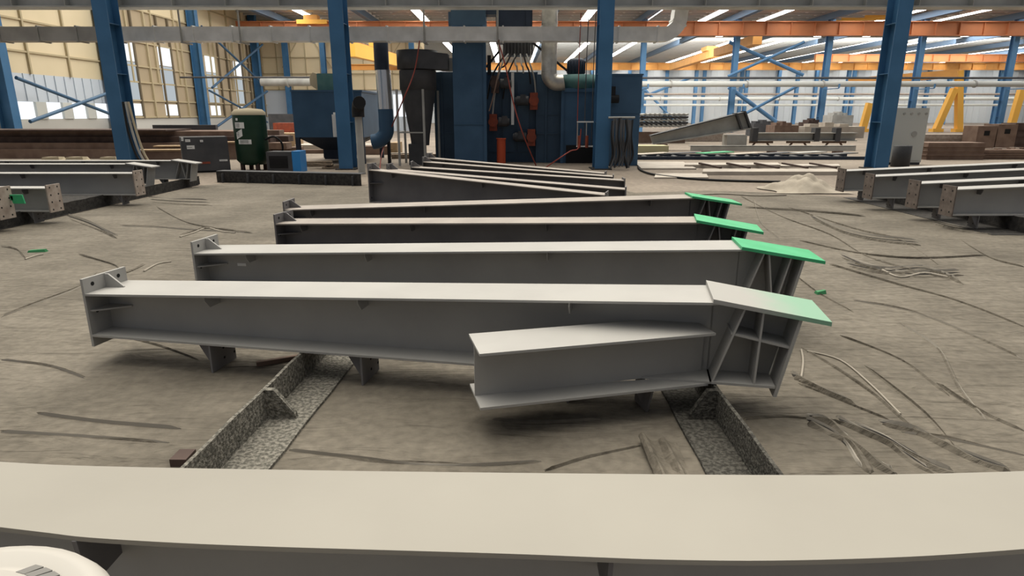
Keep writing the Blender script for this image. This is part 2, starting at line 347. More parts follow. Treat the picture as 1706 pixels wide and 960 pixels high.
# ------------------------------------------------------------------ steel columns and frames
def h_column(x, y, z0, z1, bf, d, m, label, group, name='steel_column', base=True):
    t = thing(name, label, 'column', (x, y, z0), 0, group)
    a = MB(); a.box(-bf/2, bf/2, -d/2, -d/2+.03, .03, z1-z0); a.build('front_flange', m, t)
    a = MB(); a.box(-bf/2, bf/2, d/2-.03, d/2, .03, z1-z0); a.build('back_flange', m, t)
    a = MB(); a.box(-.012, .012, -d/2+.03, d/2-.03, .03, z1-z0)
    for z in (1.4, 2.8, 4.2):
        if z < z1-z0-.2: a.box(-bf/2+.03, bf/2-.03, -d/2+.03, d/2-.03, z, z+.02)
    a.build('web', m, t)
    if base: a = MB(); a.box(-bf/2-.1, bf/2+.1, -d/2-.1, d/2+.1, 0, .03); a.build('base_plate', M['rail_dark'], t)
    return t
RA = [(-11.9, 'blue steel column leaning at far left beside brown beam stack'), (-5.1, 'blue steel column between green tank and blue dust hopper'),
      (2.75, 'blue steel column in front of the machine with cable bundle'), (11.35, 'tall blue steel column at right in front of pale grey cabinet')]
for x, lb in RA:
    t = h_column(x, 20.0, 0, 5.3, .42, .62, M['blue'], lb, 'front row of blue columns')
t = thing('runway_girder', 'long dull grey crane girder across the top of the picture', 'girder', (0, 20.74, 4.74))
a = MB(); a.box(-23.7, 32, -.28, .28, 0, .04); a.build('bottom_flange', M['dull'], t)
a = MB(); a.box(-23.7, 32, -.03, .03, .04, .9)
for k in range(34): a.box(-23+k*1.6, -22.98+k*1.6, -.26, .26, .04, .9)
a.build('web', M['dull'], t)
a = MB(); a.box(-23.7, 32, -.28, .28, .9, .94); a.build('top_flange', M['dull'], t)
# row beyond (depth 60) and last row (depth 108)
nb = 0
for k in range(8):
    x = 12.0+8.25*k-.25
    if x > 52: break
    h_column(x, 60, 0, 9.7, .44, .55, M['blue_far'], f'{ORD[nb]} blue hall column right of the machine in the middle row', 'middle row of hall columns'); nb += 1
for k, x in enumerate((-21.7, -18.1, -9.6)):
    h_column(x, 64.2, 0, 9.7, .45, .5, M['blue'], f'{ORD[k]} blue column from left standing against the beige end wall', 'columns at the end wall')
for k in range(11):
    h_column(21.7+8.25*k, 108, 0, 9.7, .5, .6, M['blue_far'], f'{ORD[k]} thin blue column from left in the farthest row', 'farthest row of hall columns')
for k in range(14):
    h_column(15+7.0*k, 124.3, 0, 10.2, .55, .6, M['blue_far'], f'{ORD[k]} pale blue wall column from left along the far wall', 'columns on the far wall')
for k, y in enumerate((31.0, 39.5, 50.6, 62.2)):
    lb = ['blue wall column nearest the left edge of the picture', 'blue wall column hidden just behind the leaning front column', 'blue wall column left of the cross bracing', 'blue wall column right of the cross bracing'][k]
    t = thing('wall_column', lb, 'column', (XW+.5, y, 0), 0, 'blue columns on the left wall')
    a = MB(); a.box(-.32, -.29, -.25, .25, 0, 11.5); a.build('back_flange', M['blue'], t)
    a = MB(); a.box(.29, .32, -.25, .25, 0, 11.5); a.build('front_flange', M['blue'], t)
    a = MB(); a.box(-.29, .29, -.02, .02, 0, 11.5); a.build('web', M['blue'], t)
def brace(p, q, r, lb, m='mblue2', grp='diagonal wind braces'):
    a = MB(); a.tube([p, q], r, 8); return tag(a.build('wind_brace', M[m], None), lb, 'brace', grp)
xb = XW+.95
brace((xb, 51.0, 8.0), (xb+.2, 61.8, 4.3), .09, 'upper cross brace falling to the right on left wall'); brace((xb+.25, 51.0, 3.6), (xb+.45, 61.8, 7.8), .09, 'upper cross brace rising to the right on left wall')
brace((xb, 51.0, 3.4), (xb+.2, 61.8, .9), .08, 'lower cross brace falling to the right on left wall'); brace((xb+.25, 51.0, .7), (xb+.45, 61.8, 3.7), .1, 'lower cross brace rising to the right behind green tank')
brace((xb, 31.3, 3.3), (xb+.2, 39.2, 1.3), .09, 'cross brace falling to the right over the windows'); brace((xb+.25, 31.3, 1.3), (xb+.45, 39.2, 3.2), .09, 'cross brace rising to the right over the windows')
p = lambda x, y, Y: tuple(at_y(x, y, Y))
brace(p(1215, 70, 60.6), p(1338, 125, 60.6), .16, 'upper falling brace between first two hall columns', 'blue_far'); brace(p(1213, 127, 59.2), p(1340, 70, 59.2), .12, 'upper rising brace between first two hall columns', 'blue_far')
brace(p(1214, 145, 60.6), p(1305, 212, 60.6), .19, 'lower falling brace between first two hall columns', 'blue_far'); brace(p(1240, 190, 59.2), p(1335, 140, 59.2), .13, 'lower rising brace between first two hall columns', 'blue_far')
brace(p(1075, 150, 107), p(1122, 200, 107), .2, 'falling brace in the distance right of the blue cabinet', 'blue_far'); brace(p(1075, 160, 109), p(1150, 130, 109), .2, 'rising brace in the distance right of the blue cabinet', 'blue_far')

def girder(name, lb, x0, x1, y, z0, z1, m, bf=.6, stiff=2.1, cat='crane beam'):
    t = thing(name, lb, cat, ((x0+x1)/2, y, z0)); h = z1-z0; L = (x1-x0)/2
    a = MB(); a.box(-L, L, -bf/2, bf/2, 0, .06); a.build('bottom_flange', m, t)
    a = MB(); a.box(-L, L, -.04, .04, .06, h-.06)
    for k in range(int(2*L/stiff)): a.box(-L+k*stiff, -L+k*stiff+.04, -bf/2+.05, bf/2-.05, .06, h-.06)
    a.build('web', m, t)
    a = MB(); a.box(-L, L, -bf/2, bf/2, h-.06, h); a.build('top_flange', m, t); return t
girder('runway_beam', 'long orange crane runway beam nearest, passing behind the silver duct', -24, 52, 59.2, 8.25, 9.42, M['orange'])
girder('runway_beam', 'pale orange runway beam farthest away under the skylights', -25, 108, 107, 8.45, 9.55, M['amber'])
girder('runway_beam', 'deep orange crane beam behind the tall right column', 38, 100, 84, 7.95, 8.85, M['orange_deep'])
# overhead crane bridges spanning between the rows
def bridge(lb, p, q, w, h, m):
    t = thing('bridge_crane', lb, 'crane', p); P = Vector((0, 0, 0)); Q = Vector(q)-Vector(p)
    a = MB(); a.bar(P, Q, w, h); a.build('bridge_girder', m, t)
    a = MB(); a.bar(P+Q*.02+Vector((0, 0, h/2)), P+Q*.98+Vector((0, 0, h/2)), w*.2, .18); a.build('rail', M['orange'], t)
    c = P+Q*.45; a = MB(); a.box(c.x-w*.8, c.x+w*.8, c.y-1.2, c.y+1.2, c.z+h/2, c.z+h/2+.5); a.build('trolley', m, t); return t
bridge('orange bridge crane girder slanting away below roof right of duct', at_y(1262, 66, 66), at_y(1120, 112, 104), .9, .9, M['amber'])
bridge('yellow bridge crane girder at top right under skylights', at_y(1480, 24, 62), at_y(1300, 30, 70), .8, .9, M['yellow'])
bridge('yellow bridge crane girder right of the front blue column by hopper', at_y(585, 82, 44), at_y(672, 104, 58), .5, .9, M['yellow'])
girder('crane_end_beam', 'short amber beam under the yellow crane near the beige wall', at_y(590, 110, 58).x, at_y(668, 110, 58).x, 57, at_y(600, 117, 57).z, at_y(600, 107, 57).z, M['amber'], .4)
t = thing('crane_trolley', 'small yellow crane trolley on the orange beam at upper left', 'crane', at_y(522, 41, 59.3))
a = MB(); a.box(-1.3, 1.3, -.5, .5, 0, .35); a.build('frame', M['yellow'], t); a = MB(); a.box(-.7, .5, -.4, .4, .35, .75); a.build('motor_housing', M['amber'], t)
# pipes across the hall
def pipe(lb, x0, x1, y, z, r, m, flanges=0):
    t = thing('hall_pipe', lb, 'pipe', ((x0+x1)/2, y, z)); L = (x1-x0)/2
    a = MB(); a.tube([(-L, 0, 0), (L, 0, 0)], r, 12); a.build('pipe_run', m, t)
    for k in range(flanges): a = MB(); xx = -L+(k+.5)*2*L/flanges; a.tube([(xx-.06, 0, 0), (xx+.06, 0, 0)], r*1.35, 12); a.build('pipe_flange', M['dull'], t)
pipe('thick pale pipe crossing the hall behind the right column', 10.5, 50, 57.5, at_y(1300, 140, 57.5).z, .24, M['cabinet'], 6)
for k in range(5):
    x = 11.75+8.25*k; z_ = at_y(1300, 140, 57.5).z; a = MB(); a.box(x-.06, x+.06, 57.24, 59.74, z_-.4, z_-.34); a.box(x-.06, x+.06, 57.14, 57.24, z_-.34, z_); tag(a.build('pipe_bracket', M['blue_far'], None), f'{ORD[k]} bracket from left carrying the thick pale pipe', 'bracket', 'brackets carrying the thick pale pipe')
pipe('thin dark pipe running just above the thick pale pipe', 10.5, 50, 57.6, at_y(1300, 130, 57.6).z, .09, M['charcoal'])
pipe('upper pale pipe farther back crossing the hall', 18, 90, 100, at_y(1300, 164.5, 100).z, .24, M['cabinet'], 8)
pipe('lower pale pipe farther back crossing the hall', 18, 90, 100.5, at_y(1300, 175, 100.5).z, .17, M['cabinet'])
pipe('rusty pipe far back above the pale pipes', 18, 90, 106, at_y(1300, 157, 106).z, .16, M['rust'])
pipe('pale pipe beside the hopper at the end wall', at_y(435, 137, 50).x, at_y(525, 137, 50).x, 50, at_y(480, 137, 50).z, .28, M['dull'], 1)
pipe('thin dark pipe on end wall above the pale pipe', at_y(300, 129, 46).x, at_y(560, 129, 46).x, 46, at_y(480, 129, 46).z, .06, M['charcoal'])
# gantry cranes
def gantry(lb, xt, yt, legs, Y, top=None):
    g = at_y(xt, yt, Y); t = thing('gantry_crane', lb, 'crane', (g.x, Y, 0))
    for (x0, y0, x1, y1) in legs:
        P = at_y(x0, y0, Y)-Vector((g.x, Y, 0)); Q = at_y(x1, y1, Y)-Vector((g.x, Y, 0)); Q.z = .25
        a = MB(); a.bar(Q, P, .55, .5); a.build('leg', M['yellow'], t)
        a = MB(); a.box(Q.x-.5, Q.x+.5, -.35, .35, 0, .3); a.build('wheel_bogie', M['yellow'], t)
    if top:
        P = at_y(top[0], top[1], Y)-Vector((g.x, Y, 0)); Q = at_y(top[2], top[3], Y)-Vector((g.x, Y, 0))
        Q.y = 8; a = MB(); a.bar(P, Q, .9, .7); a.build('bridge_girder', M['amber'], t)
gantry('yellow gantry crane with splayed legs right of the tall blue column', 1585, 120, [(1590, 148, 1560, 214), (1598, 118, 1598, 210)], 62, (1600, 122, 1490, 130))
gantry('yellow gantry crane leg cut by the right edge of picture', 1700, 150, [(1702, 150, 1684, 209), (1720, 140, 1724, 209)], 62)
gantry('yellow gantry crane leg just left of the tall blue column', 1446, 170, [(1449, 172, 1438, 206)], 62)

# ------------------------------------------------------------------ welded beams
PAINT = M['paint']
def i_shape(t, L, d0, d1, zb, bf=.37, tf=.014, tw=.012, web=None, fl=None, z0=0.0, top_slope=True, bot=True):
    fl = fl or PAINT; web = web or PAINT
    zt0, zt1 = zb+d0, zb+d1
    a = MB(); a.hexa([(0, -bf/2, zt0-tf), (0, bf/2, zt0-tf), (0, bf/2, zt0), (0, -bf/2, zt0)], [(L, -bf/2, zt1-tf), (L, bf/2, zt1-tf), (L, bf/2, zt1), (L, -bf/2, zt1)]); a.build('top_flange', fl, t)
    a = MB(); a.box(0, L, -bf/2, bf/2, zb, zb+tf); a.build('bottom_flange', web, t)
    a = MB(); a.hexa([(0, -tw/2, zb+tf), (0, tw/2, zb+tf), (0, tw/2, zt0-tf), (0, -tw/2, zt0-tf)], [(L, -tw/2, zb+tf), (L, tw/2, zb+tf), (L, tw/2, zt1-tf), (L, -tw/2, zt1-tf)]); a.build('web', web, t)
    return lambda x: zt0+(zt1-zt0)*x/L
def end_plate(t, x, zb, zt, bf, up=.1, down=.07, th=.018, m=None, holes=((-.3, .9), (.3, .9), (-.3, .12), (.3, .12), (-.3, .5), (.3, .5)), sgn=1, rib=True, edge=None):
    a = MB(); a.box(x-th*.5, x+th*.5, -bf/2, bf/2, zb-down, zt+up)
    for hy, hz in holes: a.disc((x, hy*bf, zb-down+hz*(zt+up-zb+down)), (1, 0, 0), .014, th*.5+.002, 10, 1)
    a.build('end_plate', [m or PAINT, M['hole']], t)
    if rib:
        a = MB(); a.prism([(x+sgn*th*.5, -.006, zt), (x+sgn*th*.5, -.006, zt+up*.95), (x+sgn*(th*.5+.03), -.006, zt+up*.95), (x+sgn*.15, -.006, zt+.012), (x+sgn*.15, -.006, zt)], (0, .012, 0)); a.build('top_gusset', m or PAINT, t)
        zm = zb+(zt-zb)*.58
        a = MB(); a.prism([(x+sgn*th*.5, -.006, zm), (x+sgn*th*.5, -bf*.45, zm), (x+sgn*.03, -bf*.45, zm), (x+sgn*.2, -.02, zm), (x+sgn*.2, -.006, zm)], (0, 0, .01)); a.build('side_gusset', m or PAINT, t)
def top_stiffener(t, x, zt, bf, m=None, h=.085, tf=.014):
    a = MB(); a.prism([(x, -.006, zt-tf), (x, -bf*.42, zt-tf), (x, -bf*.42, zt-tf-.03), (x, -bf*.3, zt-tf-h), (x, -.006, zt-tf-h)], (.008, 0, 0)); a.build('stiffener', m or PAINT, t)
def cleat(t, x, zb, bf, h=.18, m=None):
    a = MB(); a.prism([(x, -bf*.49, zb), (x, bf*.2, zb), (x, bf*.2, zb-h*.97), (x, -bf*.49, zb-h)], (.012, 0, 0))
    for y, z in ((-.05, .06), (.06, .06), (-.05, .13), (.06, .13)): a.disc((x+.006, y, zb-h+z), (1, 0, 0), .009, .008, 8, 1)
    a.prism([(x, -bf*.4, zb), (x-.1, -bf*.4, zb), (x, -bf*.4, zb-h*.9)], (0, .012, 0)); a.build('cleat', [m or M['dark_steel'], M['hole']], t)
def knee(t, L, zb, zt, bf, cap_m, m=None, drop=.09, cap_len=.6, rib=False):
    m = m or PAINT; xa = L-.02; b = bf/2; bc = b+.02; s = drop/cap_len
    ztop = lambda x: zt+.012-s*(x-xa)
    a = MB(); a.hexa([(xa, -bc, ztop(xa)-.012), (xa, bc, ztop(xa)-.012), (xa, bc, ztop(xa)+.012), (xa, -bc, ztop(xa)+.012)],
                     [(xa+cap_len, -bc, ztop(xa+cap_len)-.012), (xa+cap_len, bc, ztop(xa+cap_len)-.012), (xa+cap_len, bc, ztop(xa+cap_len)+.012), (xa+cap_len, -bc, ztop(xa+cap_len)+.012)]); a.build('cap_plate', cap_m, t)
    xe0, xe1 = xa+.365, xa+.445
    a = MB(); a.prism([(L, -.006, zb+.014), (xe0, -.006, zb+.014), (xe1, -.006, ztop(xe1)-.012), (L, -.006, ztop(L)-.014)], (0, .012, 0)); a.build('knee_web', m, t)
    a = MB(); a.box(L, xe0, -b, b, zb, zb+.014); a.build('knee_flange', m, t)
    a = MB(); a.hexa([(xe0-.005, -b, zb-.05), (xe0+.013, -b, zb-.05), (xe0+.013, b, zb-.05), (xe0-.005, b, zb-.05)], [(xe1, -b, ztop(xe1)-.014), (xe1+.018, -b, ztop(xe1)-.014), (xe1+.018, b, ztop(xe1)-.014), (xe1, b, ztop(xe1)-.014)]); a.build('knee_end_plate', m, t)
    for (xb, xt) in (((xa+.03, xa+.165), (xa+.25, xa+.26)) if rib else ((xa+.03, xa+.165), (xa+.265, xa+.2), (xa+.275, xa+.36))):
        for y0, y1 in ((-b*.97, -.006), (.006, b*.97)):
            a = MB(); a.hexa([(xb, y0, zb+.014), (xb+.011, y0, zb+.014), (xb+.011, y1, zb+.014), (xb, y1, zb+.014)], [(xt, y0, ztop(xt)-.013), (xt+.011, y0, ztop(xt)-.013), (xt+.011, y1, ztop(xt)-.013), (xt, y1, ztop(xt)-.013)]); a.build('knee_stiffener', m, t)
    zh = zb+(zt-zb)*.62
    if not rib: return
    a = MB(); a.hexa([(xa+.11, -b*.95, zh), (xa+.11, -.006, zh), (xa+.11, -.006, zh+.012), (xa+.11, -b*.95, zh+.012)], [(xe1-.03, -b*.95, zh-.06), (xe1-.03, -.006, zh-.06), (xe1-.03, -.006, zh-.048), (xe1-.03, -b*.95, zh-.048)]); a.build('knee_rib', m, t)

def column_member(lb, fl, fr, d0, d1, bf=.37, web=None, flm=None, cap=None, cleats=(.24, .49, .78), stiffs=None, zb=.2, overlap=.06):
    """fl, fr: plan points (x, y) of the near flange edge at its left end and at the knee"""
    v = Vector((fr[0]-fl[0], fr[1]-fl[1])); L = v.length; ang = math.atan2(v.y, v.x)
    n = Vector((-math.sin(ang), math.cos(ang)))*bf/2
    t = thing('welded_column', lb, 'steel beam', (fl[0]+n.x, fl[1]+n.y, 0), ang, 'steel columns laid across the angle rails')
    z = i_shape(t, L+.01, d0, d1, zb, bf, web=web, fl=flm)
    end_plate(t, -.009, zb, zb+d0, bf, m=web)
    for c in cleats: top_stiffener(t, c*L, z(c*L), bf, web)
    for c in cleats: cleat(t, (c+.002)*L, zb, bf, .192, web if web else M['dark_steel'])
    if cap: knee(t, L, zb, zb+d1, bf, cap, web, rib=cap == M['overspray'])
    return t, L, z

t1, L1, z1 = column_member('grey steel column nearest of the four, pale cap plate fading to green', (-2.83, 4.02), (1.10, 3.25), .30, .472, cap=M['overspray'], cleats=(.215, .478, .80))
# stub rafter branching off the near column towards the viewer
bl, br = Vector((-.162, 2.95)), Vector((1.115, 3.262)); ang = math.atan2(br.y-bl.y, br.x-bl.x); ang1 = t1.rotation_euler.z
def in_t1(x, y, z): return BASE[t1.name].inverted() @ Vector((x, y, z))
d = (br-bl).normalized(); n = Vector((-d.y, d.x)); bw = .31; Lb = (br-bl).length
def bpt(s, c, z): q = bl+d*s+n*(c+bw/2); return in_t1(q.x, q.y, z)
def bslab(mb, poly, z0, z1): mb.prism([bpt(s, c, z0) for s, c in poly], (0, 0, z1-z0))
# plan outline of flange: far corner dies into the column web
def web_c(s):  # where the column web lies across the stub, along s
    for k in range(200):
        c = -bw/2+k*bw/200
        if bpt(s, c, 0).y > -.008: return c
    return bw/2
sA = next(s for s in [k*.01 for k in range(200)] if web_c(s) < bw/2-.001)
poly = [(0, -bw/2), (Lb, -bw/2)]+[(s, web_c(s)) for s in (Lb, (Lb+sA)/2, sA)]+[(0, bw/2)]
a = MB(); bslab(a, poly, .481, .495); a.build('branch_top_flange', PAINT, t1)
poly_b = [(0, -bw/2), (Lb-.02, -bw/2), (Lb-.05, -.05), (Lb*.55, -.0), (Lb*.3, bw/2), (0, bw/2)]
a = MB(); bslab(a, poly_b, .186, .2); a.build('branch_bottom_flange', PAINT, t1)
a = MB(); bslab(a, [(0, -.006), (Lb+.02, -.006), (Lb+.02, .006), (0, .006)], .2, .481); a.build('branch_web', PAINT, t1)
q = bl+d*.96+n*(bw/2); c0 = in_t1(q.x, q.y, 0)
a = MB(); a.prism([bpt(.98, -.11, .186), bpt(.98, .11, .186), bpt(.98, .11, .01), bpt(.98, -.05, .01)], (bpt(.992, 0, 0)-bpt(.98, 0, 0)))
a.prism([bpt(.98, -.006, .186), bpt(.9, -.006, .186), bpt(.98, -.006, .03)], (bpt(0, .006, 0)-bpt(0, -.006, 0))); a.build('cleat', M['dark_steel'], t1)
t, L, z = column_member('grey steel column second from the camera, bright green cap plate', (-2.72, 5.28), (1.74, 4.64), .30, .47, cap=M['green'], cleats=(.1, .335, .67))
T2 = t
column_member('dusty dark column third from the camera, green cap plate', (-2.57, 6.8), (1.75, 5.87), .30, .47, cap=M['green'], web=M['dark_steel'], flm=M['paint_dusty'], cleats=(.06, .345, .67))
column_member('dusty dark column farthest of the four green capped ones', (-2.83, 7.83), (2.2, 7.66), .30, .47, cap=M['green'], web=M['dark_steel'], flm=M['paint_dusty'], cleats=(.06, .345, .9))
a = MB(); a.box(.28, .36, -.0085, -.006, .36, .385); tag(a.build('tag_sticker', M['white'], T2), 'small pale tag')
# five dark beams behind
MG = [((-2.4, 10.7), (1.4, 9.55), .55, .27, 'dark tapered beam nearest of the five behind, deep end left'), ((-2.2, 11.3), (1.86, 10.45), .50, .25, 'second dark tapered beam of the five behind'),
      ((-1.86, 11.85), (2.1, 11.9), .50, .25, 'middle dark tapered beam of the five behind'), ((-1.83, 13.2), (2.0, 12.65), .5, .25, 'fourth dark tapered beam of the five behind'),
      ((-1.9, 14.4), (1.93, 13.35), .5, .25, 'farthest dark tapered beam of the five, next to the machine')]
for fl_, fr_, d0, d1, lb in MG:
    v = Vector(fr_)-Vector(fl_); L = v.length; ang = math.atan2(v.y, v.x); bf = .28; n = Vector((-math.sin(ang), math.cos(ang)))*bf/2
    t = thing('welded_rafter', lb, 'steel beam', (fl_[0]+n.x, fl_[1]+n.y, 0), ang, 'dark beams lying behind the green capped columns')
    z = i_shape(t, L, d0, d1, .2, bf, web=M['dark_steel'], fl=M['paint_dusty'])
    end_plate(t, -.009, .2, .2+d0, bf, up=.1, down=.0, m=M['dark_steel'])
    for c in (.1, .5): top_stiffener(t, c*L, z(c*L), bf, M['dark_steel'])
    end_plate(t, L+.009, .2, .2+d1, bf, up=.04, down=.0, m=M['dark_steel'], rib=False)
# left group, running out of the left edge
LGD = [(-7.75, 14.65, .42, .62, 'knee', 'farthest grey beam of left group, beside the dark grey box'), (-8.2, 13.65, .42, .62, 'knee', 'grey beam with white knee, second farthest of the left group'),
       (-6.95, 11.7, .4, .6, 'rust', 'grey beam with rusty end plate in middle of left group'), (-7.1, 9.66, .36, .56, 'rust', 'near grey beam of left group with rusty end plate and clear floor ahead'),
       (-7.32, 8.95, .4, .6, 'rust', 'nearest beam of the left group, cut by the left edge, green plate')]
for xr, yf, d1, zt, kind, lb in LGD:
    bf = .3; L = 5.5
    t = thing('welded_rafter', lb, 'steel beam', (xr-L, yf+bf/2, 0), 0, 'grey beams of the left group')
    zb = zt-d1; z = i_shape(t, L, d1, d1, zb, bf)
    for c in (.3, .62, .93): top_stiffener(t, c*L, zt, bf, M['dark_steel'])
    for c in (.35, .95): cleat(t, c*L, zb, bf, min(.19, zb-.02))
    if kind == 'rust':
        end_plate(t, L+.009, zb, zt, bf, up=.045, down=.015, m=M['rust'], rib=False, th=.02, holes=[(y, zz) for y in (-.28, .28) for zz in (.1, .37, .63, .9)])
    else: knee(t, L, zb, zt, bf, PAINT, None, .08, .55)
    if lb.startswith('nearest'):
        a = MB(); a.hexa([(L+.05, .1, zt-.21), (L+.22, .1, zt-.21), (L+.22, .12, zt-.21), (L+.05, .12, zt-.21)], [(L+.02, .1, zt-.08), (L+.2, .1, zt-.08), (L+.2, .12, zt-.08), (L+.02, .12, zt-.08)])
        a.box(L+.018, L+.06, .1, .12, zt-.16, zt-.1); tag(a.build('splice_plate', M['green'], t), 'bright green plate')
# right group, running out of the right edge
for xl, yf, lb in [(6.38, 12.2, 'grey beam farthest back of the right group by the blue column'), (6.32, 11.1, 'second farthest grey beam of the right group'), (6.4, 9.95, 'third grey beam of right group, dark end plate'),
                   (6.42, 9.15, 'nearest grey beam of the right group at the right edge')]:
    bf = .3; L = 6.5
    t = thing('welded_rafter', lb, 'steel beam', (xl, yf+bf/2, 0), 0, 'grey beams of the right group')
    z = i_shape(t, L, .38, .38+.045*L, .22, bf)
    end_plate(t, -.009, .22, .6, bf, up=.04, down=.02, m=M['browngrey'], rib=False, holes=[(y, zz) for y in (-.28, .28) for zz in (.15, .5, .85)])
    for c in (.06, .25, .5): top_stiffener(t, c*L, z(c*L), bf, M['dark_steel'])
    for c in (.06, .3): cleat(t, c*L, .22, bf, .19)
# foreground beam across the bottom of the picture
FB = [(-160, 757, 858), (-60, 765, 871), (0, 769.5, 878.5), (80, 774, 888), (150, 776.5, 896), (300, 780, 905), (450, 782.5, 911), (600, 785, 915.5), (850, 788, 923), (1000, 789.5, 929), (1100, 790.5, 932.5), (1250, 791.5, 934.5), (1400, 791.5, 932), (1550, 789.5, 926), (1706, 785, 915), (1800, 780, 906), (1900, 773, 896)]
ZT = .61
t = thing('welded_rafter', 'broad pale grey beam crossing the whole foreground', 'steel beam', (0, 1.55, 0))
bk = [at_z(x, b, ZT) for x, b, f in FB]; fr = [at_z(x, f, ZT) for x, b, f in FB]
def longer(P, w): return [P[0]+(P[0]-P[1]).normalized()*w]+P+[P[-1]+(P[-1]-P[-2]).normalized()*w]
bk, fr = longer(bk, 1.5), longer(fr, 1.5)
bk2 = smooth_path(bk, 4); fr2 = smooth_path(fr, 4); md = [(p+q)/2 for p, q in zip(bk2, fr2)]
def ribbon(A, B, z0, z1):
    a = MB(); a.loft([[Vector((p.x, p.y, z0)), Vector((q.x, q.y, z0)), Vector((q.x, q.y, z1)), Vector((p.x, p.y, z1))] for p, q in zip(A, B)]); return a
ribbon(bk2, fr2, ZT-.014, ZT).build('top_flange', M['paint_tan'], t, True)
off = lambda P, w: [p+Vector((0, w, 0)) for p in P]
ribbon(off(md, .006), off(md, -.006), .214, ZT-.014).build('web', PAINT, t, True)
ribbon(bk2, fr2, .2, .214).build('bottom_flange', PAINT, t, True)
for px, py in ((112, 900), (1016, 932)):
    c = at_z(px, py, ZT); m_ = min(md, key=lambda q: abs(q.x-c.x))
    a = MB(); a.prism([(c.x, m_.y-.006, ZT-.014), (c.x, c.y+.012, ZT-.014), (c.x, c.y+.03, ZT-.17), (c.x, m_.y-.006, ZT-.17)], (.012, 0, 0)); a.build('stiffener', M['dark_steel'], t, True)
a = MB(); m_ = min(md, key=lambda q: abs(q.x+1.0)); c = at_z(38, 905, .57); a.box(c.x-.008, c.x+.008, m_.y-.009, m_.y-.0055, .545, .553)
tag(a.build('paint_mark', M['redor'], t, True), 'small red paint mark')

# ------------------------------------------------------------------ angle rails on the floor
def angle_rail(lb, xf, y0, y1, side, m, h=.2, wd=.24, gussets=(), grp='angle rails carrying the steel beams', cap_=None):
    """xf(y): x of the upright leg; side=+1: foot points to +x"""
    t = thing('angle_rail', lb, 'steel angle', (xf(y0), y0, .007 if abs(xf(y0)) > 3 else 0), 0, grp); x_ = lambda y: xf(y)-xf(y0)
    L = y1-y0; N = 60; rng = random.Random(3)
    rings = []; rings2 = []
    for k in range(N+1):
        y = k*L/N; x = x_(y0+y); e = rng.uniform(-.004, .004)
        rings.append([(x, y, .006), (x+.018*side, y, .006), (x+.018*side, y, h+e), (x, y, h+e)])
        rings2.append([(x+.018*side, y, .006), (x+wd*side+e, y, .006), (x+wd*side+e, y, .022), (x+.018*side, y, .022)])
    a = MB(); a.loft(rings); a.build('upright_leg', m, t); a = MB(); a.loft(rings2); a.build('flat_leg', m, t)
    for gy in gussets:
        y = gy-y0; x = x_(gy); a = MB()
        a.prism([(x+.018*side, y, .022), (x+wd*.72*side, y, .022), (x+wd*.7*side, y, .05), (x+.07*side, y, h*.99), (x+.018*side, y, h*.99)], (0, .035, 0)); a.build('gusset', m, t)
    return t
angle_rail('dust crusted angle rail on floor under left half of near column', lambda y: -1.42+.0586*(y-2.41), 1.25, 14.9, 1, M['rail'], .195, .25, (3.18, 4.6, 6.2, 9))
angle_rail('dark dust crusted angle rail under right end of near column', lambda y: 1.14, 1.25, 14.2, -1, M['rail_mid'], .195, .225, (3.17, 4.6, 6.2, 9))
angle_rail('dark angle rail along the sheet edge under the left group', lambda y: -7.55, 8.2, 15.4, -1, M['rail_dark'], .2, .22)
angle_rail('dark angle rail at the left edge under the left group', lambda y: -10.6, 8.2, 15.4, -1, M['rail_dark'], .2, .22)
angle_rail('dark angle rail under the right group of beams', lambda y: 7.3, 8.7, 12.9, 1, M['rail_dark'], .218, .22)
angle_rail('dark angle rail out by the right edge under right group', lambda y: 10.5, 8.7, 12.9, 1, M['rail_dark'], .218, .22)
# added dark sheets that paint the shade under the two side groups
for x0, x1, y0, y1, lb in [(-12.5, -7.52, 7.6, 15.3, 'dark sheet added as shade under the left group of beams'), (6.75, 11.5, 8.75, 12.9, 'dark sheet added as shade under the right group of beams')]:
    a = MB(); a.box(x0, x1, y0, y1, .0062, .012); tag(a.build('floor_shade_sheet', M['rail_dark'], None), lb, 'shade sheet')
# long dark channel lying across the floor in front of the tank
c0, c1 = at_z(362, 304), at_z(602, 310)
t = thing('steel_channel', 'long dark steel channel lying on floor in front of green tank', 'steel channel', (c0.x, c0.y, 0), math.atan2(c1.y-c0.y, c1.x-c0.x)); L = (c1-c0).length
a = MB(); a.box(0, L, 0, .015, .0, .27); a.build('web', M['rail_dark'], t)
a = MB(); a.box(0, L, .0, .3, .27, .285); a.build('top_flange', M['charcoal'], t)
for k in range(6): a = MB(); x = .2+k*(L-.4)/5; a.box(x, x+.015, -.09, 0, 0, .23); a.build('stiffener', M['charcoal'], t)

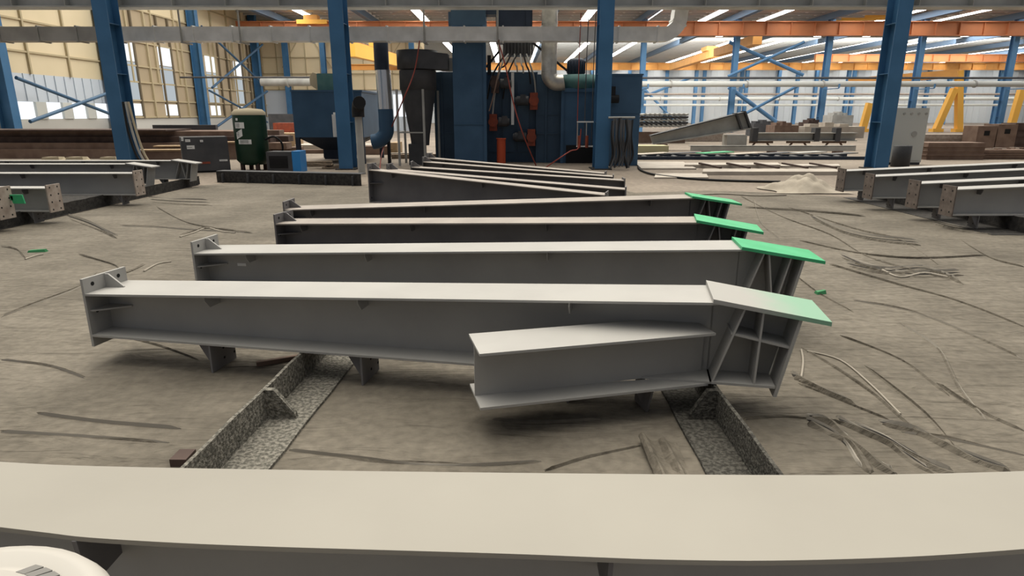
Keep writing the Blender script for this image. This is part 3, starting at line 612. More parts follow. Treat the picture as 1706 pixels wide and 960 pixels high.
# ------------------------------------------------------------------ small things on the near floor
a = MB(); q = at_z(462, 607); a.bar((q.x-.12, q.y-.05, .022), (q.x+.14, q.y+.09, .022), .03, .03); tag(a.build('rusty_bar', M['brown'], None), 'short rusty bar lying left of the crusted rail', 'steel bar')
a = MB(); q = at_z(303, 778); a.box(q.x-.05, q.x+.03, q.y-.01, q.y+.09, .006, .045); tag(a.build('steel_block', M['brown_dark'], None), 'small brown block against the near end of the left rail', 'block')
for x, y, lb, s in [(62, 421, 'green scrap piece on the sheet at far left', .1), (1368, 491, 'green scrap piece on the sheet right of the capped columns', .05)]:
    q = at_z(x, y); a = MB(); a.hexa([(q.x-s, q.y-.03, .006), (q.x+s, q.y, .006), (q.x+s, q.y+.06, .006), (q.x-s, q.y+.04, .006)], [(q.x-s*.9, q.y-.02, .03), (q.x+s*.9, q.y+.01, .04), (q.x+s*.9, q.y+.04, .04), (q.x-s*.9, q.y+.03, .03)]); tag(a.build('scrap_piece', M['debris'], None), lb, 'scrap')
for pts, lb, r in [([(1335, 583), (1338, 600), (1336, 622), (1333, 635)], 'dirty white rope end on the sheet beside the near column knee', .008),
                ([(300, 395), (322, 388), (345, 380), (370, 386), (392, 388)], 'tangled white string on the sheet behind second column', .012), ([(42, 432), (60, 426), (72, 424)], 'short white string near green scrap at left', .01),
                ([(240, 452), (262, 440), (285, 436)], 'white string left of the second column', .01), ([(1345, 585), (1400, 600), (1450, 640), (1500, 690)], 'long brownish string on the sheet at right', .006),
                ([(1470, 450), (1500, 462), (1540, 455), (1580, 462)], 'knotted pale string on the creased sheet at right', .012)]:
    a = MB(); a.tube(smooth_path([tuple(at_z(x, y, .012)) for x, y in pts], 5), r, 6); tag(a.build('string_piece', M['rope'], None), lb, 'string')
# torn loose flap of sheet near the right rail
q = [at_z(1063, 738), at_z(1128, 742), at_z(1160, 825), at_z(1105, 835)]
a = MB(); G = 14; rings = []; rng = random.Random(5)
for i in range(G+1):
    u = i/G; top = []; bot = []
    for j in range(G+1):
        v = j/G; pnt = (q[0]*(1-u)+q[1]*u)*(1-v)+(q[3]*(1-u)+q[2]*u)*v
        h = .05*math.exp(-((u-.1-.1*v)/.14)**2)+.03*math.exp(-((u-.62-.2*v)/.1)**2)+.006*rng.random()
        top.append((pnt.x, pnt.y, .012+h)); bot.append((pnt.x, pnt.y, .009+h*.9))
    rings.append(top+bot[::-1])
a.loft(rings, 0, False)
tag(a.build('sheet_flap', M['sheet'], None), 'crumpled loose flap of floor sheet beside the right rail', 'sheet scrap')
# white drum in the bottom left corner
t = thing('white_drum', 'white drum with ribbed lid in the bottom left corner', 'drum', (-.85, .70, 0))
a = MB(); a.lathe([(.02, 0), (.235, 0), (.24, .02), (.24, .28), (.25, .3), (.24, .32), (.24, .58), (.25, .6), (.24, .62), (.24, .88)], n=48); a.build('body', M['lidwhite'], t)
a = MB(); a.lathe([(.255, .86), (.262, .875), (.262, .90), (.25, .918), (.225, .925), (.205, .912), (.19, .912), (.175, .93), (.02, .935)], n=48); lid = a.build('lid', M['lidwhite'], t)
for k in range(7):
    a = MB(); an = .62+k*.11; c, s_ = math.cos(an), math.sin(an); a.bar((c*.172, s_*.172, .925), (c*.203, s_*.203, .915), .018, .012); a.build('lid_rib', M['lidgrey'], lid)
# beige tarp heap at right
q = at_z(1352, 322); a = MB(); rng = random.Random(11); G = 26; vs = []
wx, wy = .78, .7
def heap(u, v):
    r = math.sqrt(u*u+v*v); e = max(0, 1-r**2.2)
    return e*(.14+.05*abs(math.sin(3.2*u+5*v))+.1*math.sin(5*u+2.2*v)*math.cos(3*v-1)+.07*abs(math.sin(6*u-4*v+.5))+.05*abs(math.sin(7*v+5*u)))+.02
for i in range(G+1):
    for j in range(G+1):
        u = -1+2*i/G; v = -1+2*j/G; vs.append((q.x+u*wx*(1+.12*math.sin(4*v)), q.y+.5+v*wy, max(.008, heap(u, v))))
a.add(vs, [(i*(G+1)+j, (i+1)*(G+1)+j, (i+1)*(G+1)+j+1, i*(G+1)+j+1) for i in range(G) for j in range(G)], 0, True)
tag(a.build('tarp_heap', M['cloth'], None), 'crumpled beige tarp heaped on floor left of the right group', 'tarp')

# ------------------------------------------------------------------ air tank, boxes
def pbox(mb, x0, y0, x1, y1, Y, dep, mi=0, zmin=None):
    X0, X1, Z0, Z1 = span(x0, y0, x1, y1, Y)
    if zmin is not None: Z0 = zmin
    mb.box(X0, X1, Y, Y+dep, Z0, Z1, mi); return X0, X1, Z0, Z1
q = at_z(414, 286); R_ = .47
t = thing('air_tank', 'dark green upright air tank with white labels and dusty top', 'tank', (q.x, q.y+R_, 0))
H_ = at_y(414, 180, q.y+R_).z
a = MB(); a.lathe([(.05, .16), (R_*.75, .18), (R_, .32), (R_, H_-.18)], n=32); shell = a.build('shell', M['tgreen'], t)
a = MB(); a.lathe([(R_+.005, H_-.2), (R_, H_-.12), (R_*.8, H_-.04), (.02, H_)], n=32); a.build('dome', M['cream'], t)
for an in (.6, 2.2, 3.8, 5.4): a = MB(); c, s_ = math.cos(an)*R_*.7, math.sin(an)*R_*.7; a.box(c-.05, c+.05, s_-.05, s_+.05, 0, .24); a.build('leg', M['brown_dark'], t)
for (dx, z, w_, h_, rot) in [(-.13, 1.33, .3, .17, 0), (-.16, 1.08, .2, .2, .5), (-.02, .86, .38, .13, 0), (-.2, 1.5, .07, .07, 0)]:
    a = MB(); yy = -math.sqrt(R_*R_-dx*dx)-.012; n_ = 6
    for k in range(n_):
        xa, xb_ = dx-w_/2+k*w_/n_, dx-w_/2+(k+1)*w_/n_
        ya, yb = -math.sqrt(max(.01, R_*R_-xa*xa))-.008, -math.sqrt(max(.01, R_*R_-xb_*xb_))-.008
        za, zb_ = rot*(xa-dx), rot*(xb_-dx)
        a.hexa([(xa, ya, z-h_/2+za), (xb_, yb, z-h_/2+zb_), (xb_, yb+.006, z-h_/2+zb_), (xa, ya+.006, z-h_/2+za)], [(xa, ya, z+h_/2+za), (xb_, yb, z+h_/2+zb_), (xb_, yb+.006, z+h_/2+zb_), (xa, ya+.006, z+h_/2+za)])
    if w_ > .15:
        for k in range(3): a.box(dx-w_*.35, dx+w_*.3, yy+.002, yy+.008, z+h_*(.25-.25*k), z+h_*(.25-.25*k)+.015, 1)
    o = tag(a.build('label_sticker', [M['white'], M['lgreen']], t), 'white sticker'); o.parent = shell
a = MB(); P = [(R_*.9, -.1, .9), (R_+.25, -.1, 1.0), (R_+.45, -.05, .8), (R_+.4, 0, .5), (R_+.15, 0, .35), (R_*.9, 0, .4)]; a.tube(smooth_path(P, 6), .03, 8); a.build('air_hose', M['black'], t)
q = at_z(308, 289); q2 = at_z(385, 286)
t = thing('air_dryer', 'dark grey machine box left of the green tank, white stickers', 'machine', (q.x, q.y, 0), math.atan2(q2.y-q.y, q2.x-q.x)); Wd = (q2-q).length; Hd = at_y(308, 229, q.y).z
a = MB(); a.box(0, Wd, 0, .9, .05, Hd); casing = a.build('casing', M['charcoal'], t)
a = MB(); a.box(.04, Wd-.04, .04, .86, 0, .05); a.build('plinth', M['black'], t)
for x, z, w_, h_ in [(.14, Hd-.33, .2, .1), (.12, Hd-.13, .13, .07), (.5, Hd-.14, .08, .06), (.95, Hd-.7, .22, .05), (.02, Hd-.1, .06, .1)]:
    a = MB(); a.box(x, x+w_, -.006, .002, z, z+h_); a.box(x+.01, x+w_*.7, -.008, 0, z+h_*.4, z+h_*.55, 1); a.build('sticker', [M['white'], M['lgreen']], casing)
a = MB(); a.box(.45, .7, -.006, .002, Hd-.76, Hd-.7); a.build('red_badge', M['redor'], casing)
q = at_z(446, 287)
t = thing('compressor_box', 'low grey box with grille right of the green tank', 'machine', (q.x, q.y, 0)); X1 = at_y(488, 270, q.y).x-q.x; Hc = at_y(446, 253, q.y).z
a = MB(); a.box(0, X1, 0, .6, 0, Hc); a.build('casing', M['charcoal'], t)
a = MB(); a.box(.08, X1-.15, -.012, 0, .12, Hc-.12)
for k in range(8): a.box(.1, X1-.17, -.02, -.01, .15+k*(Hc-.32)/8, .17+k*(Hc-.32)/8)
a.build('grille', M['black'], t)
a = MB(); a.box(X1, X1+.24, -.05, .5, .0, Hc+.02); tag(a.build('side_panel', M['bluebright'], t), 'bright blue side panel')
# scrap sticks under the hopper
q = at_z(540, 284); rng = random.Random(21)
for k in range(9):
    an = PI*(k+.5)/9+rng.uniform(-.1, .1); L = .75+.3*rng.random(); x, y = q.x+.25*math.cos(an), q.y+.4+.25*math.sin(an)
    a = MB(); a.bar((x-L*.45*math.cos(an), y-L*.3*math.sin(an)*.5, .04+.012*k), (x+L*.55*math.cos(an), y+L*.5*math.sin(an), .03+.03*rng.random()+.012*k), .05, .05)
    tag(a.build('timber_stick', M['wood'], None), 'rough stick in the loose pile below the blue hopper', 'stick', 'loose sticks below the hopper')

# ------------------------------------------------------------------ dust hopper and blasting machine
Yh = 22.0
X0, X1, Z0, Z1 = span(488, 150, 604, 229, Yh)
t = thing('dust_hopper', 'blue dust collector bin on legs with funnel bottom', 'dust collector', ((X0+X1)/2, Yh+.9, 0)); hw = (X1-X0)/2
a = MB(); a.box(-hw, hw, -.9, 2.4, Z0, Z1); a.box(-hw-.03, hw+.03, -.93, 2.43, Z1-.06, Z1); a.build('bin', M['mblue2'], t)
fx = at_y(545, 250, Yh).x-(X0+X1)/2
for dy in (0, 1.6):
    a = MB(); a.loft([[(-hw*.95, -.85+dy, Z0), (hw*.95, -.85+dy, Z0), (hw*.95, .75+dy, Z0), (-hw*.95, .75+dy, Z0)], [(fx-.28, -.3+dy, Z0-.45), (fx+.28, -.3+dy, Z0-.45), (fx+.28, .3+dy, Z0-.45), (fx-.28, .3+dy, Z0-.45)], [(fx-.28, -.3+dy, .12), (fx+.28, -.3+dy, .12), (fx+.28, .3+dy, .12), (fx-.28, .3+dy, .12)]]); a.build('funnel', M['navy'], t)
for lx in (-hw+.07, hw-.07):
    for ly in (-.83, 2.33): a = MB(); a.box(lx-.07, lx+.07, ly-.07, ly+.07, 0, Z0); a.build('leg', M['navy'], t)
a = MB(); x_ = at_y(560, 210, Yh).x-(X0+X1)/2; a.tube([(x_, -.98, Z0+.02), (x_, -.98, Z0+.75)], .1, 12); a.tube([(x_, -.98, Z0+.75), (x_, -.98, Z0+.82)], .05, 8); tag(a.build('air_cylinder', M['silver'], t), 'pale air cylinder')
Xa, Xb, Za, Zb = span(526, 122, 572, 147, Yh+.4)
t = thing('suction_duct', 'teal duct with dusty flexible collar on top of the hopper', 'duct', ((Xa+Xb)/2, Yh+.9, Z1)); hw2 = (Xb-Xa)/2
a = MB(); a.box(-hw2, hw2*.9, -.35, .35, 0.0, Zb-Z1); a.build('duct_body', M['teal'], t)
a = MB(); a.loft([[(-hw2, -.35, .02), (-hw2, .35, .02), (-hw2, .35, Zb-Z1), (-hw2, -.35, Zb-Z1)], [(-hw2-.15, -.28, .1), (-hw2-.15, .28, .1), (-hw2-.15, .28, Zb-Z1+.04), (-hw2-.15, -.28, Zb-Z1+.04)], [(-hw2-.3, -.18, .2), (-hw2-.3, .18, .2), (-hw2-.3, .18, Zb-Z1-.1), (-hw2-.3, -.18, Zb-Z1-.1)]]); a.build('flexible_collar', M['cream'], t)
# pole with black elbow right of the second column
q = at_z(603, 290)
t = thing('vent_pipe', 'grey upright pipe with black elbow right of the hopper column', 'pipe', (q.x, q.y, 0)); zt = at_y(603, 192, q.y).z
a = MB(); a.tube([(0, 0, 0), (0, 0, zt)], .1, 14); a.build('pipe', M['dull'], t)
a = MB(); a.tube(smooth_path([(0, 0, zt-.05), (0, 0, zt+.12), (.04, -.08, zt+.28), (.12, -.3, zt+.33), (.15, -.42, zt+.33)], 5), .17, 14); a.build('elbow', M['black'], t)
# round duct, three sections
xc = at_y(642, 120, 22.3).x; zz = lambda y, Y=22.3: at_y(642, y, Y).z
t = thing('round_duct', 'tall round duct of dark blue, silver and blue sections', 'duct', (xc, 22.0, 0))
a = MB(); a.tube([(-.05, 0, zz(118)), (-.05, 0, zz(50))], .24, 20); tag(a.build('upper_section', M['navy'], t), 'dark blue upper section')
a = MB(); a.tube([(0, 0, zz(182)), (-.02, 0, zz(118))], .25, 20); tag(a.build('middle_section', M['shiny'], t), 'shiny silver section')
a = MB(); a.tube(smooth_path([(0, 0, zz(182)), (0, 0, zz(205)), (-.03, 0, zz(222)), (-.25, 0, zz(233)), (-.5, 0, zz(236))], 5), .25, 20); tag(a.build('lower_elbow', M['mblue2'], t), 'blue lower elbow')
a = MB(); a.box(.0, .1, -.06, .06, 0, zz(232)); a.build('stand', M['black'], t)
# cyclone
Yc = 21.9; cx_ = at_y(697, 150, Yc).x; z_ = lambda y: at_y(697, y, Yc).z; r1 = (at_y(726, 130, Yc).x-at_y(665, 130, Yc).x)/2
t = thing('cyclone_separator', 'charcoal cyclone separator with scroll head on a leg frame', 'cyclone', (cx_, Yc, 0))
a = MB(); a.lathe([(.2, z_(118)), (r1*1.1, z_(116)), (r1*1.1, z_(85)), (.1, z_(82))], n=32); a.loft([[(0, -r1*1.1, z_(116)), (0, r1*.3, z_(116)), (0, r1*.3, z_(86)), (0, -r1*1.1, z_(86))], [(1.05, -r1*.9, z_(118)), (1.05, 0, z_(118)), (1.05, 0, z_(92)), (1.05, -r1*.9, z_(92))]]); a.build('scroll_head', M['charcoal'], t)
a = MB(); a.lathe([(r1, z_(118)), (r1, z_(150)), (r1*.85, z_(151))][::-1], n=32); a.build('barrel', M['charcoal'], t)
a = MB(); a.lathe([(.3, z_(242)), (r1*.55, z_(225)), (r1*.95, z_(150))], n=32); a.build('cone', M['charcoal'], t)
for lx, ly in ((-r1, -.7), (r1*.4, -.7), (-r1, .6), (r1*.95, .6)): a = MB(); a.bar((lx, ly, 0), (lx, ly, z_(150)), .07, .07); a.build('leg', M['dull'], t)
a = MB(); a.bar((-r1, -.7, z_(220)), (r1*.4, -.7, z_(220)), .04, .04); a.bar((-r1, -.7, z_(220)), (-r1, .6, z_(220)), .04, .04); a.build('brace', M['dull'], t)
a = MB(); X0, X1, Z0, Z1 = span(681, 240, 707, 272, Yc-.3); a.box(X0-cx_, X1-cx_, -.3, .3, .0, Z1); a.build('dust_box', M['charcoal'], t)
a = MB(); X0b, X1b, Z0b, Z1b = span(690, 223, 704, 241, Yc-.2); a.loft([[(X0b+.02, Yc-.15, Z1), (X1b, Yc-.15, Z1), (X1b, Yc+.1, Z1), (X0b+.02, Yc+.1, Z1)], [(X0b-.02, Yc-.18, Z1+.2), (X1b+.03, Yc-.18, Z1+.2), (X1b+.03, Yc+.1, Z1+.2), (X0b-.02, Yc+.1, Z1+.2)], [(X0b+.05, Yc-.1, Z1b), (X1b-.03, Yc-.1, Z1b), (X1b-.03, Yc+.05, Z1b), (X0b+.05, Yc+.05, Z1b)]])
tag(a.build('sack', M['tan'], None), 'tan sack on the dust box below the cyclone', 'sack')
a = MB(); X0, X1, Z0, Z1 = span(735, 97, 757, 118, Yc); a.box(X0, X1, Yc-.1, Yc+.35, Z0, Z1); tag(a.build('inlet_flange', M['dull'], t, True), None)

# blasting machine: one big thing
Ym = 22.6
Xl, Xr, Zm0, Zm1 = span(722, 120, 940, 272, Ym)
t = thing('shot_blasting_machine', 'big dark blue shot blasting machine with elevator tower and hoses', 'machine', ((Xl+Xr)/2, Ym+1.5, 0)); XM = (Xl+Xr)/2
def mpart(name, x0, y0, x1, y1, Y, dep, m, zmin=None, lb=None, extra=None):
    a = MB(); r = pbox(a, x0, y0, x1, y1, Y, dep, 0, zmin)
    if extra: extra(a, r, Y)
    o = a.build(name, m, t, True)
    if lb: tag(o, lb)
    return o, r
def ribs(a, r, Y):
    X0, X1, Z0, Z1 = r
    for zz_ in (Z0+(Z1-Z0)*.33, Z0+(Z1-Z0)*.55): a.box(X0, X1, Y-.04, Y, zz_, zz_+.04, 0)
    a.box(X0+(X1-X0)*.35, X0+(X1-X0)*.35+.06, Y-.05, Y, Z0, Z1, 0)
mpart('chamber_left', 724, 120, 758, 272, Ym, 2.8, M['mblue'], 0, None, ribs)
mpart('elevator_tower', 755, 42, 808, 272, Ym-1.0, .9, M['mblue2'], 0, None, lambda a, r, Y: (a.box(r[0], r[1], Y-.03, Y, r[3]*.3, r[3]*.3+.03), a.box(r[1]-.05, r[1]+.05, Y-.05, Y+.0, 0, r[3])))
mpart('elevator_head', 751, 11, 809, 42, Ym-1.05, 1.0, M['mblue'], None, None, lambda a, r, Y: a.box(r[0]-.1, r[0], Y+.2, Y+.7, r[2], r[3]-.12))
mpart('elevator_duct', 809, 10, 830, 24, Ym-.8, .6, M['navy'])
mpart('chamber_middle', 808, 120, 895, 272, Ym+.3, 2.5, M['mblue'], 0, None, lambda a, r, Y: [a.box(r[0]+.1+k*.52, r[0]+.5+k*.52, Y-.05, Y, .35, r[3]-.3) for k in range(3)])
mpart('chamber_right', 893, 124, 936, 272, Ym, 2.6, M['mblue'], 0, None, ribs)
mpart('valve_box', 826, 8, 887, 70, Ym+.2, .9, M['navy'], None, None, lambda a, r, Y: (a.box(r[1]-.22, r[1]-.05, Y-.06, Y, r[2]+.45, r[3]-.1), a.box(r[0]+.08, r[1]-.12, Y-.02, Y, r[2]+.2, r[3]-.1)))
mpart('valve_manifold', 838, 68, 884, 92, Ym+.15, .7, M['charcoal'], None, None, lambda a, r, Y: [a.tube([(r[0]+.06+k*.115, Y-.06, r[2]), (r[0]+.06+k*.115, Y-.06, r[3])], .035, 8) for k in range(9)])
mpart('separator_box', 936, 147, 995, 272, Ym-.2, 2.2, M['mblue2'], 0, None, lambda a, r, Y: (a.box(r[0]-.04, r[0]+.06, Y-.06, Y, 0, r[3]), a.box(r[0], r[1], Y-.04, Y, r[3]*.95, r[3])))
mpart('separator_opening', 943, 242, 990, 276, Ym-.28, .1, M['black'], 0)  # black panel in place of the dark opening recessed into the box
mpart('support_frame', 812, 92, 818, 124, Ym+.2, .1, M['black'], None)
# blast wheels: orange guard plus dark motor
for x, y, s, lb in [(822, 203, -1, 'orange'), (889, 168, 1, 'orange'), (885, 228, 1, 'orange'), (825, 140, -1, 'dark')]:
    c = at_y(x, y, Ym+.1); a = MB(); a.box(c.x-.13, c.x+.13, Ym-.15, Ym+.25, c.z-.3, c.z+.26); a.tube([(c.x, Ym-.2, c.z), (c.x, Ym-.1, c.z)], .17, 14)
    o = a.build('blast_wheel', M['redor'] if lb == 'orange' else M['brown_dark'], t, True)
    a = MB(); k = -s if s > 0 else 1; x2 = c.x+(-.18 if s > 0 else .18); x3 = c.x+(-.58 if s > 0 else .5)
    a.tube([(x2, Ym, c.z), (x3, Ym, c.z)], .16, 14); a.tube([(x3, Ym, c.z), (x3+(.06 if s < 0 else -.06), Ym, c.z)], .12, 14); a.box(min(x2, x3)+.12, min(x2, x3)+.3, Ym-.2, Ym, c.z-.06, c.z+.2); a.build('motor', M['charcoal'], t, True).parent = o
c = at_y(835, 255, Ym-.7); c2 = at_y(835, 232, Ym-.7); a = MB(); a.tube([(c.x, Ym-.7, .0), (c.x, Ym-.7, c2.z)], .15, 16); a.tube([(c.x, Ym-.7, c2.z), (c.x, Ym-.7, c2.z+.03)], .17, 16); tag(a.build('shot_cylinder', M['redhot'], t, True), 'red orange cylinder')
c = at_y(854, 121, Ym+.1); c2 = at_y(854, 208, Ym+.1); a = MB(); a.box(c.x-.05, c.x+.05, Ym+.05, Ym+.15, c2.z, c.z); tag(a.build('lamp_tube', M['tube'], t, True), 'long white upright lamp tube')
rng = random.Random(4)
for k in range(8):
    x0 = 842+k*5; x1 = [812, 820, 828, 862, 838, 872, 884, 893][k]; y1 = [165, 200, 130, 120, 165, 122, 140, 160][k]
    A = at_y(x0, 90, Ym); B = at_y((x0*.6+x1*.4), 108, Ym-.15); C_ = at_y(x1*.8+x0*.2, (y1+100)/2, Ym-.1); D = at_y(x1, y1, Ym)
    a = MB(); a.tube(smooth_path([A, B, C_, D], 6), .028, 7); a.build('blast_hose', M['dull'] if k % 2 else M['black'], t, True)
a = MB(); a.bar(at_y(810, 112, Ym), at_y(832, 85, Ym), .07, .07); a.build('stay', M['black'], t, True)
a = MB(); a.bar(at_y(886, 70, Ym), at_y(945, 118, Ym), .07, .07); a.build('stay', M['black'], t, True)
# silver vertical duct with elbow
D0 = Vector((at_y(915, 80, Ym-.3).x, Ym-.35, 0)); zz = lambda y: at_y(915, y, Ym-.35).z
a = MB(); a.tube([(0, 0, zz(120)), (0, 0, zz(12))], .26, 24)
for y in (40, 80): a.tube([(0, 0, zz(y)), (0, 0, zz(y)+.04)], .27, 24)
xd = a.move(D0).build('exhaust_duct', M['dustysilver'], t, True); tag(xd, 'shiny silver exhaust duct')
a = MB(); a.tube(smooth_path([(0, 0, zz(120)), (.02, 0, zz(128)), (.15, 0, zz(136)), (.35, 0, zz(138)), (.5, 0, zz(137))], 4), .26, 24); a.move(D0).build('duct_elbow', M['dustysilver'], t, True).parent = xd
# teal fan
X0, X1, Z0, Z1 = span(939, 123, 996, 147, Ym-.4); xf = (X0+X1)/2
D0 = Vector((xf, Ym+.3, Z0))
a = MB(); a.lathe([(.1, 0), ((X1-X0)/2, 0), ((X1-X0)/2, Z1-Z0), (.1, Z1-Z0)], n=32); fh = a.move(D0).build('fan_housing', M['teal'], t, True); tag(fh, 'teal fan drum')
a = MB(); mh = at_y(960, 96, Ym).z-Z0; a.lathe([(.05, Z1-Z0), (.3, Z1-Z0), (.3, mh-.08), (.2, mh), (.03, mh)], c=(-.1, 0, 0), n=20)
for k in range(16): an = k*PI/8; a.bar((-.1+.31*math.cos(an), .31*math.sin(an), Z1-Z0+.05), (-.1+.31*math.cos(an), .31*math.sin(an), mh-.1), .02, .03)
a.move(D0).build('fan_motor', M['navy'], t, True).parent = fh
# blue cabinet right of third column
Yb = 21.2; X0, X1, Z0, Z1 = span(1003, 123, 1067, 268, Yb)
t2 = thing('blue_cabinet', 'tall blue machine cabinet with horizontal seam right of third column', 'cabinet', ((X0+X1)/2, Yb+.8, 0)); hw = (X1-X0)/2; zs = at_y(1030, 190, Yb).z
a = MB(); a.box(-hw, hw, -.8, .8, zs+.02, Z1); a.box(-hw, hw+.03, -.83, .8, Z1-.05, Z1); a.build('upper_case', M['mblue2'], t2)
a = MB(); a.box(-hw+.02, hw-.02, -.78, .78, 0, zs+.02); a.box(-.2, hw-.1, -.8, -.78, .2, zs-.15); a.build('lower_case', M['mblue2'], t2)
c = at_y(1019, 165, Yb-.15)-Vector(((X0+X1)/2, Yb+.8, 0)); a = MB(); a.tube([(c.x-.05, -.98, c.z), (c.x+.22, -.98, c.z)], .13, 14); a.box(c.x-.08, c.x+.1, -1.05, -.8, c.z+.05, c.z+.38); a.build('drive_motor', M['black'], t2)
# bundle of cables hung on third column
q = Vector((3.2, 19.55, 0)); rng = random.Random(8); zt = at_y(1025, 196, 19.6).z
for k in range(13):
    x = 3.02+k*.05; a = MB(); b = rng.uniform(-.05, .05)
    a.tube(smooth_path([(x, 19.62, zt-rng.random()*.1), (x+b, 19.5, zt*.65), (x-b, 19.52, zt*.3), (x+b*2, 19.5-.06*rng.random(), .05+.1*rng.random())], 5), .034, 6)
    tag(a.build('hanging_cable', M['charcoal'] if k % 4 else M['black'], None), 'dark cable hanging in the bundle right of third blue column', 'cable', 'cables hanging by the third column')
a = MB(); a.tube([(2.9, 19.68, zt), (3.7, 19.68, zt)], .03, 8); tag(a.build('hook_rail', M['dull'], None), 'short bar on third column carrying the cable bundle', 'bar')
# long rectangular silver duct
Yd = 21.05; zt, zb = at_y(853, 44, Yd).z, at_y(853, 68, Yd).z; xl, xr = -22, at_y(1098, 56, Yd).x
t2 = thing('air_duct', 'long silver rectangular air duct with rising elbow at its right end', 'duct', ((xl+xr)/2, Yd+.28, zb)); hl = (xr-xl)/2; hh = zt-zb
nseg = 22
for k in range(nseg):
    a = MB(); x0, x1 = -hl+k*2*hl/nseg, -hl+(k+1)*2*hl/nseg; a.box(x0, x1-.02, -.25, .25, 0, hh); a.box(x1-.05, x1, -.28, .28, -.03, hh+.03); a.build('duct_segment', M['dull'] if k < 8 else M['silver'], t2)
a = MB(); P0 = [(hl, 0), (hl, hh)]; path = [(0, 0, 0), (.35, .03, .04), (.6, .2, .3), (.72, .7, .75), (.9, 1.2, 1.1), (1.15, 1.4, 1.2), (1.5, 1.45, 1.3)]
cl = smooth_path([(hl-.02, 0, hh/2), (hl+.35, 0, hh/2+.03), (hl+.62, 0, hh/2+.3), (hl+.68, 0, hh/2+.7), (hl+.85, 0, hh/2+.98), (hl+1.25, 0, hh/2+1.05)], 4); rings = []
for i, pnt in enumerate(cl):
    d_ = (cl[min(i+1, len(cl)-1)]-cl[max(i-1, 0)]).normalized(); n_ = Vector((-d_.z, 0, d_.x))*hh/2
    rings.append([pnt-n_+Vector((0, -.25, 0)), pnt-n_+Vector((0, .25, 0)), pnt+n_+Vector((0, .25, 0)), pnt+n_+Vector((0, -.25, 0))])
a.loft(rings)
for i in (8, 14): r_ = rings[i]; cc = sum((Vector(p_) for p_ in r_), Vector())/4; a.loft([[cc+(Vector(p_)-cc)*1.12 for p_ in r_], [cc+(Vector(p_)-cc)*1.12+(cl[i+1]-cl[i]).normalized()*.05 for p_ in r_]])
a.build('duct_elbow', M['silver'], t2)
for k, px in enumerate((302, 400, 707, 829)):
    x = at_y(px, 50, Yd).x; a = MB(); a.tube([(x, Yd-.05, zb-.03), (x, Yd-.05, 4.74)], .03, 8); a.box(x-.04, x+.04, Yd-.06, Yd+.56, zb-.07, zb-.03); tag(a.build('hanger_rod', M['dull'], None), f'{ORD[k]} hanger rod from left holding the long air duct', 'rod', 'rods holding the air duct')
# hoses and hoist lines in front of the machine
def line(pts, r, m, lb, cat='hose', name='air_hose', k=6):
    a = MB(); a.tube(smooth_path(pts, k), r, 7); return tag(a.build(name, M[m], None), lb, cat)
Yf = 20.9
line([at_y(830, 68, Yf), at_y(842, 110, Yf-.1), at_y(855, 170, Yf-.2), at_y(870, 220, Yf-.3), at_z(893, 276)], .02, 'red', 'red hose hanging from duct down in front of machine')
line([at_y(699, 68, Yf), at_y(690, 120, Yf-.1), at_y(668, 175, Yf-.3), at_z(640, 270)+Vector((0, 0, .5)), at_z(632, 288)], .02, 'red', 'red hose slanting left in front of the cyclone')
line([at_z(905, 282), at_y(930, 265, 19.4), at_y(950, 252, 19.6), at_y(964, 246, 19.8), at_y(968, 215, 19.8)], .018, 'red', 'red hose looping up to the hanging rack')
line([at_y(831, 66, Yf-.02), at_y(832, 110, Yf), at_y(822, 160, Yf+.1), at_y(815, 185, Yf+.2)], .022, 'brown', 'brown hose hanging left of the white lamp tube')
for k, (x0, x1) in enumerate(((968, 961), (981, 973), (993, 985))):
    line([at_y(x0, 22, 20.4), at_y((x0+x1)/2, 110, 20.4), at_y(x1, 245, 20.4)], .014, 'red' if k == 0 else 'charcoal', f'{ORD[k]} hoist line from left beside the third blue column', 'hoist line', 'hoist_line')
t2 = thing('hose_rack', 'small pale metal rack hanging left of the third blue column', 'frame', (at_y(976, 245, 20.4).x, 20.4, at_y(976, 245, 20.4).z))
zt = at_y(976, 202, 20.4).z-at_y(976, 245, 20.4).z
a = MB(); a.box(-.3, .3, -.03, .03, zt-.04, zt); a.build('top_bar', M['silver'], t2); a = MB(); a.box(-.3, .3, -.03, .03, 0, .04); a.build('bottom_bar', M['silver'], t2)
for x in (-.28, .0, .28): a = MB(); a.box(x-.015, x+.015, -.02, .02, .04, zt-.04); a.build('upright', M['dull'], t2)
for x in (-.22, .02): a = MB(); a.tube([(x, -.05, -.02), (x, -.05, .35)], .05, 10); a.build('red_grip', M['redor'], t2)

# ------------------------------------------------------------------ stacks at the left
rng = random.Random(2)
def long_bar(lb, x0, x1, y, z, w_, h_, m, name='steel_bar', grp=None, cat='steel beam', sk=0):
    a = MB(); a.bar((x0, y, z+h_/2), (x1, y+sk, z+h_/2), w_, h_); return tag(a.build(name, M[m], None), lb, cat, grp)
lv = [('bottom', 0.0, .34, 'brown'), ('second', .34, .24, 'brown'), ('third', .58, .22, 'brown_dark'), ('top', .80, .2, 'brown')]
for nm, z, h_, m in lv:
    for k, (dy, fr_) in enumerate(((0, 'front'), (.8, 'middle'), (1.6, 'rear'))):
        long_bar(f'{nm} brown beam, {fr_} row of the stack behind the left column', -22.5, -8.6-rng.random()*1.2-(.9 if nm == 'top' else 0), 25.0+dy+.25*lv.index((nm, z, h_, m)), z, .6, h_, m, 'box_beam', 'brown beams stacked at left')
long_bar('long dark plate lying on top of the brown stack at left', -21, -13.2, 25.8, 1.02, 2.0, .05, 'brown_dark', 'steel_plate', None, 'steel plate')
